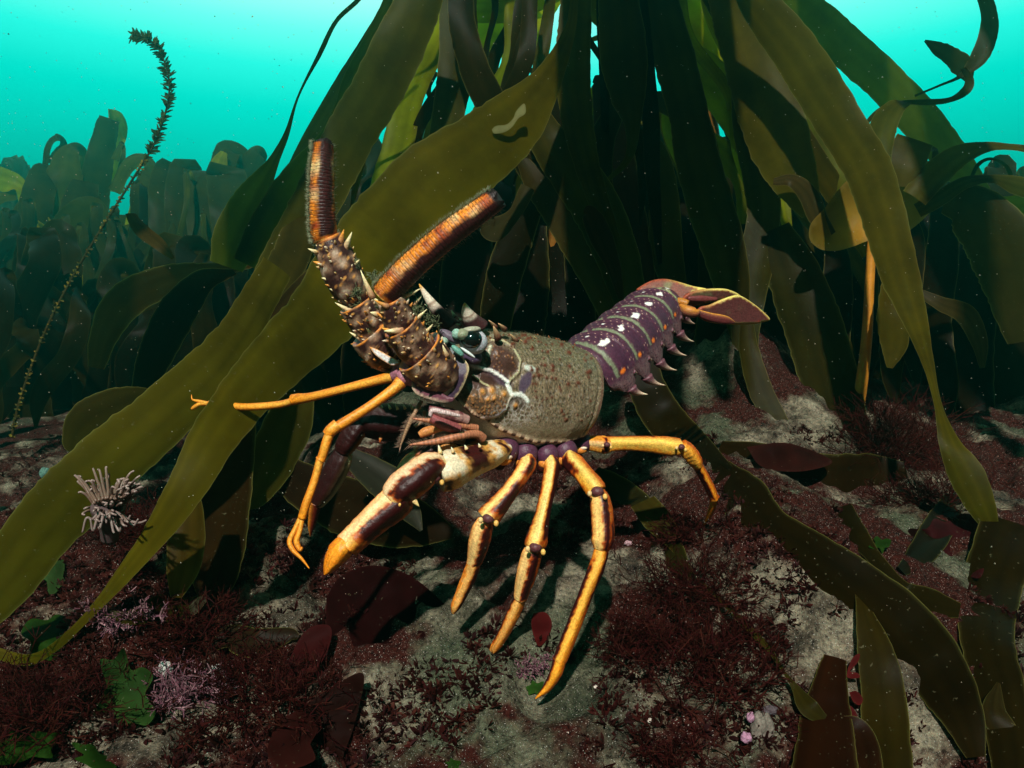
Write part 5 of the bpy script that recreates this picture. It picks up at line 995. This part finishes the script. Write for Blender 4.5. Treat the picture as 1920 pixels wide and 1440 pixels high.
leafy('sea_lettuce', 'little green sea lettuce scrap at the foot of the longest orange leg', 'sea lettuce', blob(1006, 1292, 17, 14, 8, 6, .3), (.025, .07, .010), .006, .01, 6)
leafy('sea_lettuce', 'tiny green sea lettuce scrap on the bottom rock, left of the black crack', 'sea lettuce', blob(850, 1432, 16, 12, 8, 7, .3), LET, .006, .01, 7)
leafy('sea_lettuce', 'green sea lettuce scrap at the far left edge of the rock', 'sea lettuce', blob(8, 1085, 18, 28, 8, 8, .3), LET, .01, .01, 8)
leafy('sea_lettuce', 'bright green sea lettuce scrap by the tip of the long drooping blade', 'sea lettuce', blob(1652, 1020, 18, 14, 8, 9, .3), LET, .01, .01, 9)
RL = (.060, .006, .006)
leafy('red_leaf_weed', 'broad dark red leaf lying below the great front leg', 'red seaweed', [(560, 1290), (520, 1300), (505, 1290), (540, 1240), (560, 1200), (585, 1175), (615, 1172), (622, 1190), (612, 1225), (590, 1260)], (.034, .005, .005), .012, .006, 11)
leafy('red_leaf_weed', 'very broad maroon leaf in the shade under the lobster', 'red seaweed', [(612, 1120), (640, 1080), (700, 1060), (770, 1080), (830, 1130), (850, 1160), (810, 1190), (770, 1220), (700, 1250), (650, 1270), (622, 1260), (612, 1200)], (.012, .002, .002), .006, .004, 12)
leafy('red_leaf_weed', 'pointed deep red leaf hanging just right of the second orange leg', 'red seaweed', [(1000, 1150), (1022, 1148), (1034, 1165), (1030, 1190), (1012, 1212), (1002, 1195), (996, 1170)], RL, .012, .01, 13, sp=4)
leafy('red_leaf_weed', 'red leaf with a forked end beside the maroon square-topped frond', 'red seaweed', [(1590, 1252), (1600, 1232), (1612, 1226), (1608, 1242), (1594, 1258), (1608, 1262), (1612, 1270), (1596, 1272), (1588, 1268)], RL, .012, .006, 14, sp=4)
leafy('red_leaf_weed', 'lower of two small red leaves at the edge of the pale rock', 'red seaweed', [(1582, 1322), (1596, 1324), (1606, 1338), (1607, 1350), (1594, 1344), (1584, 1334)], RL, .012, .006, 15, sp=4)
leafy('red_leaf_weed', 'upper of two small red leaves at the edge of the pale rock', 'red seaweed', [(1592, 1298), (1606, 1296), (1618, 1310), (1612, 1322), (1600, 1316)], RL, .012, .006, 16, sp=4)
leafy('red_leaf_weed', 'wide wine red leaf sheet under the tip of the long drooping blade', 'red seaweed', blob(1770, 1030, 66, 60, 12, 17, .25), (.034, .006, .007), .014, .03, 17)
leafy('red_leaf_weed', 'dark red leaf standing at the bottom edge left of centre', 'red seaweed', blob(545, 1395, 46, 60, 10, 18, .22), (.024, .005, .004), .012, .006, 18)
leafy('red_leaf_weed', 'dull red leaf sheet on the rock left of the golden holdfast', 'red seaweed', [(1400, 838), (1470, 830), (1530, 848), (1560, 868), (1500, 884), (1430, 876)], (.022, .005, .004), .06, .02, 19)
leafy('red_leaf_weed', 'large black-red leaf filling the shade at the bottom left of centre', 'red seaweed', [(560, 1330), (620, 1290), (680, 1262), (672, 1330), (650, 1400), (620, 1460), (540, 1460), (540, 1390)], (.012, .003, .002), .012, .005, 20)

# white sponges
def sponge(label, px, py, r, seed):
    p, nn = on_rock(px, py); p = p + np.array((0, -.012, .006)); mb = MB(); th = np.linspace(0, 2 * math.pi, 40, endpoint=False); ph = np.linspace(-1.5, 1.5, 28); s = r * p[1] / F
    V = np.stack([np.cos(ph)[:, None] * np.cos(th), np.cos(ph)[:, None] * np.sin(th), np.sin(ph)[:, None] * np.ones(40)], -1)
    N = nz(V.reshape(-1, 3), 1.6, seed).reshape(28, 40); N2 = nz(V.reshape(-1, 3), 6, seed).reshape(28, 40)
    V = V * (1 + .22 * N + .09 * N2)[..., None] * np.array((1, .8, 1.05)) * s + p
    mb.grid(V, np.clip(np.array((.40, .42, .38) if px > 200 else (.07, .15, .12)) * (1 + .5 * N2)[..., None], .05, .8), wrap=True, cap=True); o = mb.build('sponge', M_hard, None, loc=p); tag(o, label, 'sponge', 'white sponges on the rock')
sponge('left one of two small white sponges, round and bare', 325, 1258, 14, 1.); sponge('right one of two small white sponges, under a flap of red weed', 420, 1264, 14, 2.)
sponge('pale teal sponge knob at the left behind the sweeping blade', 93, 892, 10, 3.)
# pink crusted stones
def stone(label, px, py, rx, ry, seed, c, lift=.004):
    p, nn = on_rock(px, py); p = p + nn * lift; mb = MB(); k = p[1] / F; th = np.linspace(0, 2 * math.pi, 28, endpoint=False); ph = np.linspace(-1.5, 1.5, 18)
    V = np.stack([np.cos(ph)[:, None] * np.cos(th), np.cos(ph)[:, None] * np.sin(th), np.sin(ph)[:, None] * np.ones(28)], -1); N = nz(V.reshape(-1, 3), 1.5, seed).reshape(18, 28); N2 = nz(V.reshape(-1, 3), 5, seed).reshape(18, 28)
    V = V * (1 + .35 * N + .08 * N2)[..., None] * np.array((rx * k, rx * k * .7, ry * k)) + p; mb.grid(V, np.clip(np.array(c) * (1 + .6 * N2)[..., None], .01, .8), wrap=True, cap=True)
    o = mb.build('stone', M_hard, None, loc=p); tag(o, label, 'stone', 'pink crusted stones at the lower right')
stone('long grey stone with pink crust near the bottom right of centre', 1424, 1375, 20, 36, 1., (.13, .11, .09)); stone('upper pink knob on the long grey stone', 1402, 1365, 8, 10, 2., (.30, .15, .22), .012); stone('lower pink knob on the long grey stone', 1408, 1408, 11, 10, 3., (.30, .15, .22), .012)
stone('small pink stone on the dark slope between the two rear legs', 1178, 1026, 7, 5, 4., (.34, .20, .22)); stone('dark crusted cap stone above the pink knobs', 1432, 1346, 14, 8, 5., (.06, .045, .05), .008)
# snails and shell scraps
def snail(px, py, r, seed, label):
    p, nn = on_rock(px, py); p = p + nn * .002; s = r * p[1] / F; mb = MB(); n = 90; t = np.linspace(0, 5 * math.pi, n); rad = s * (1 - t / (5 * math.pi) * .93); ax = unit(nn + np.array((.6, -.4, .2))); a = unit(np.cross(ax, (0, 1, .2))); e = np.cross(ax, a)
    C = p + (rad * .55)[:, None] * (np.cos(t)[:, None] * a + np.sin(t)[:, None] * e) + ((1 - rad / s) * s * 1.5)[:, None] * ax; th = np.linspace(0, 2 * math.pi, 10, endpoint=False); T = unit(np.gradient(C, axis=0)); S = unit(np.cross(T, ax)); N = np.cross(S, T)
    mb.grid(C[:, None] + (rad * .55)[:, None, None] * (np.cos(th)[None, :, None] * S[:, None] + np.sin(th)[None, :, None] * N[:, None]), mix((.55, .50, .42), (.32, .22, .20), (np.arange(n) % 9 < 3)[:, None] * np.ones(10)), wrap=True, cap=True)
    o = mb.build('sea_snail', M_shell, None, loc=p); tag(o, label, 'snail', 'small sea snails on the rock')
snail(1222, 1355, 5, 1, 'tiny pale sea snail on the bare rock right of centre near the bottom'); snail(1436, 1270, 4, 2, 'tiny sea snail on the pale patch left of the thin strap'); snail(1062, 1380, 5, 3, 'tiny sea snail by the black crack at the bottom'); snail(1115, 1292, 4, 4, 'tiny sea snail right of the orange leg tip')

# the snakelocks-like anemone
def anemone():
    b = P(200, 955, .475); mb = MB(); rg = random.Random(9); s = b[1] / F
    tube(mb, [(206, 1012, .487, 15), (205, 985, .482, 18), (203, 965, .478, 26), (203, 950, .476, 30), (203, 945, .475, 18)], (.07, .045, .045), k=24, n=24)
    for i in range(96):
        a = 2.399 * i; rr = 8 + 20 * math.sqrt(i / 96); x0, y0 = 203 + rr * math.cos(a), 948 + rr * .5 * math.sin(a); d0 = .474 + .012 * math.sin(a) * rr / 28
        out = math.cos(a) * (.15 + rr / 40); upk = rg.uniform(.6, 1.1) if math.sin(a) < .75 else rg.uniform(-.4, .4); ln = rg.uniform(34, 62); w = rg.uniform(-9, 9)
        x1, y1 = x0 + out * ln * .35 + w, y0 - upk * ln * .6; x2, y2 = x0 + out * ln * .62 + w * 1.6, y0 - upk * ln * 1.05 + abs(out) * ln * .25; dd = .03 * math.sin(a + .5)
        tube(mb, [(x0, y0, d0, 2.9), (x1, y1, d0 - dd * .5, 2.5), (x2, y2, d0 - dd, 2.0), (x2 + rg.uniform(-8, 10), y2 - upk * rg.uniform(0, 10) + 3, d0 - dd, 1.7)],
             lambda q, th, X: mix((.12, .072, .05), (.27, .195, .175), sm(.3, .95, np.repeat(q[:, None], len(th), 1))), k=8, n=22)
        tp = P(x2, y2, d0 - dd)
    for i in range(9):
        x0 = 186 + i * 4.5; tube(mb, [(x0, 960, .468, 2.8), (x0 + (i - 3) * 4, 974 + rg.uniform(-8, 8), .464, 2.6), (x0 + (i - 3) * 8, 984 + rg.uniform(-14, 12), .462, 2.2), (x0 + (i - 3) * 10.5, 984 + rg.uniform(-18, 16), .461, 1.6)], (.18, .13, .115), k=8, n=22)
    o = mb.build('sea_anemone', M_soft, None, loc=P(204, 1005, .485)); tag(o, 'pinkish brown anemone with a crown of thin tentacles against the sweeping blade', 'anemone')
anemone()

# suspended specks
def snow():
    rg = random.Random(55); V = []; Fc = []; Cc = []
    for _ in range(3000):
        d = .30 + 1.5 * rg.random() ** 1.3; x, y = rg.uniform(-100, 2020), rg.uniform(-100, 1480); r = rg.uniform(.55, 1.15) * d / F * (1.7 if rg.random() < .06 else 1)
        p = P(x, y, d); k = len(V); V += [p + np.array(q) * r for q in ((1, 0, -.6), (-.8, .7, -.5), (-.7, -.8, -.4), (0, 0, 1))]; Fc += [(k, k + 1, k + 2), (k, k + 1, k + 3), (k + 1, k + 2, k + 3), (k, k + 2, k + 3)]; Cc += [(.55, .55, .42)] * 4
    mb = MB(); mb.add(np.array(V), Fc, np.array(Cc)); o = mb.build('drifting_specks', M_hard, None); tag(o, 'fine pale specks drifting in the water', 'plankton', kind='stuff')
snow()
# ------------------------------------------------------------------ the water itself
def haze():
    lo, hi = np.array((-9., -.9, -.35)), np.array((9., 9., 2.6)); mb = MB()
    V = [(x, y, z) for x in (lo[0], hi[0]) for y in (lo[1], hi[1]) for z in (lo[2], hi[2])]
    mb.add(V, [(0, 1, 3, 2), (4, 6, 7, 5), (0, 4, 5, 1), (2, 3, 7, 6), (0, 2, 6, 4), (1, 5, 7, 3)], (1, 1, 1))
    m, t, out = newmat('sea_water'); p = t.nodes.new('ShaderNodeVolumePrincipled')
    p.inputs['Color'].default_value = (.02, .62, .50, 1); p.inputs['Density'].default_value = .10; p.inputs['Anisotropy'].default_value = .82
    t.links.new(p.outputs[0], out.inputs['Volume']); o = mb.build('haze', m, smooth=False); tag(o, 'green sea water filling the whole scene', 'water', kind='stuff')
haze()
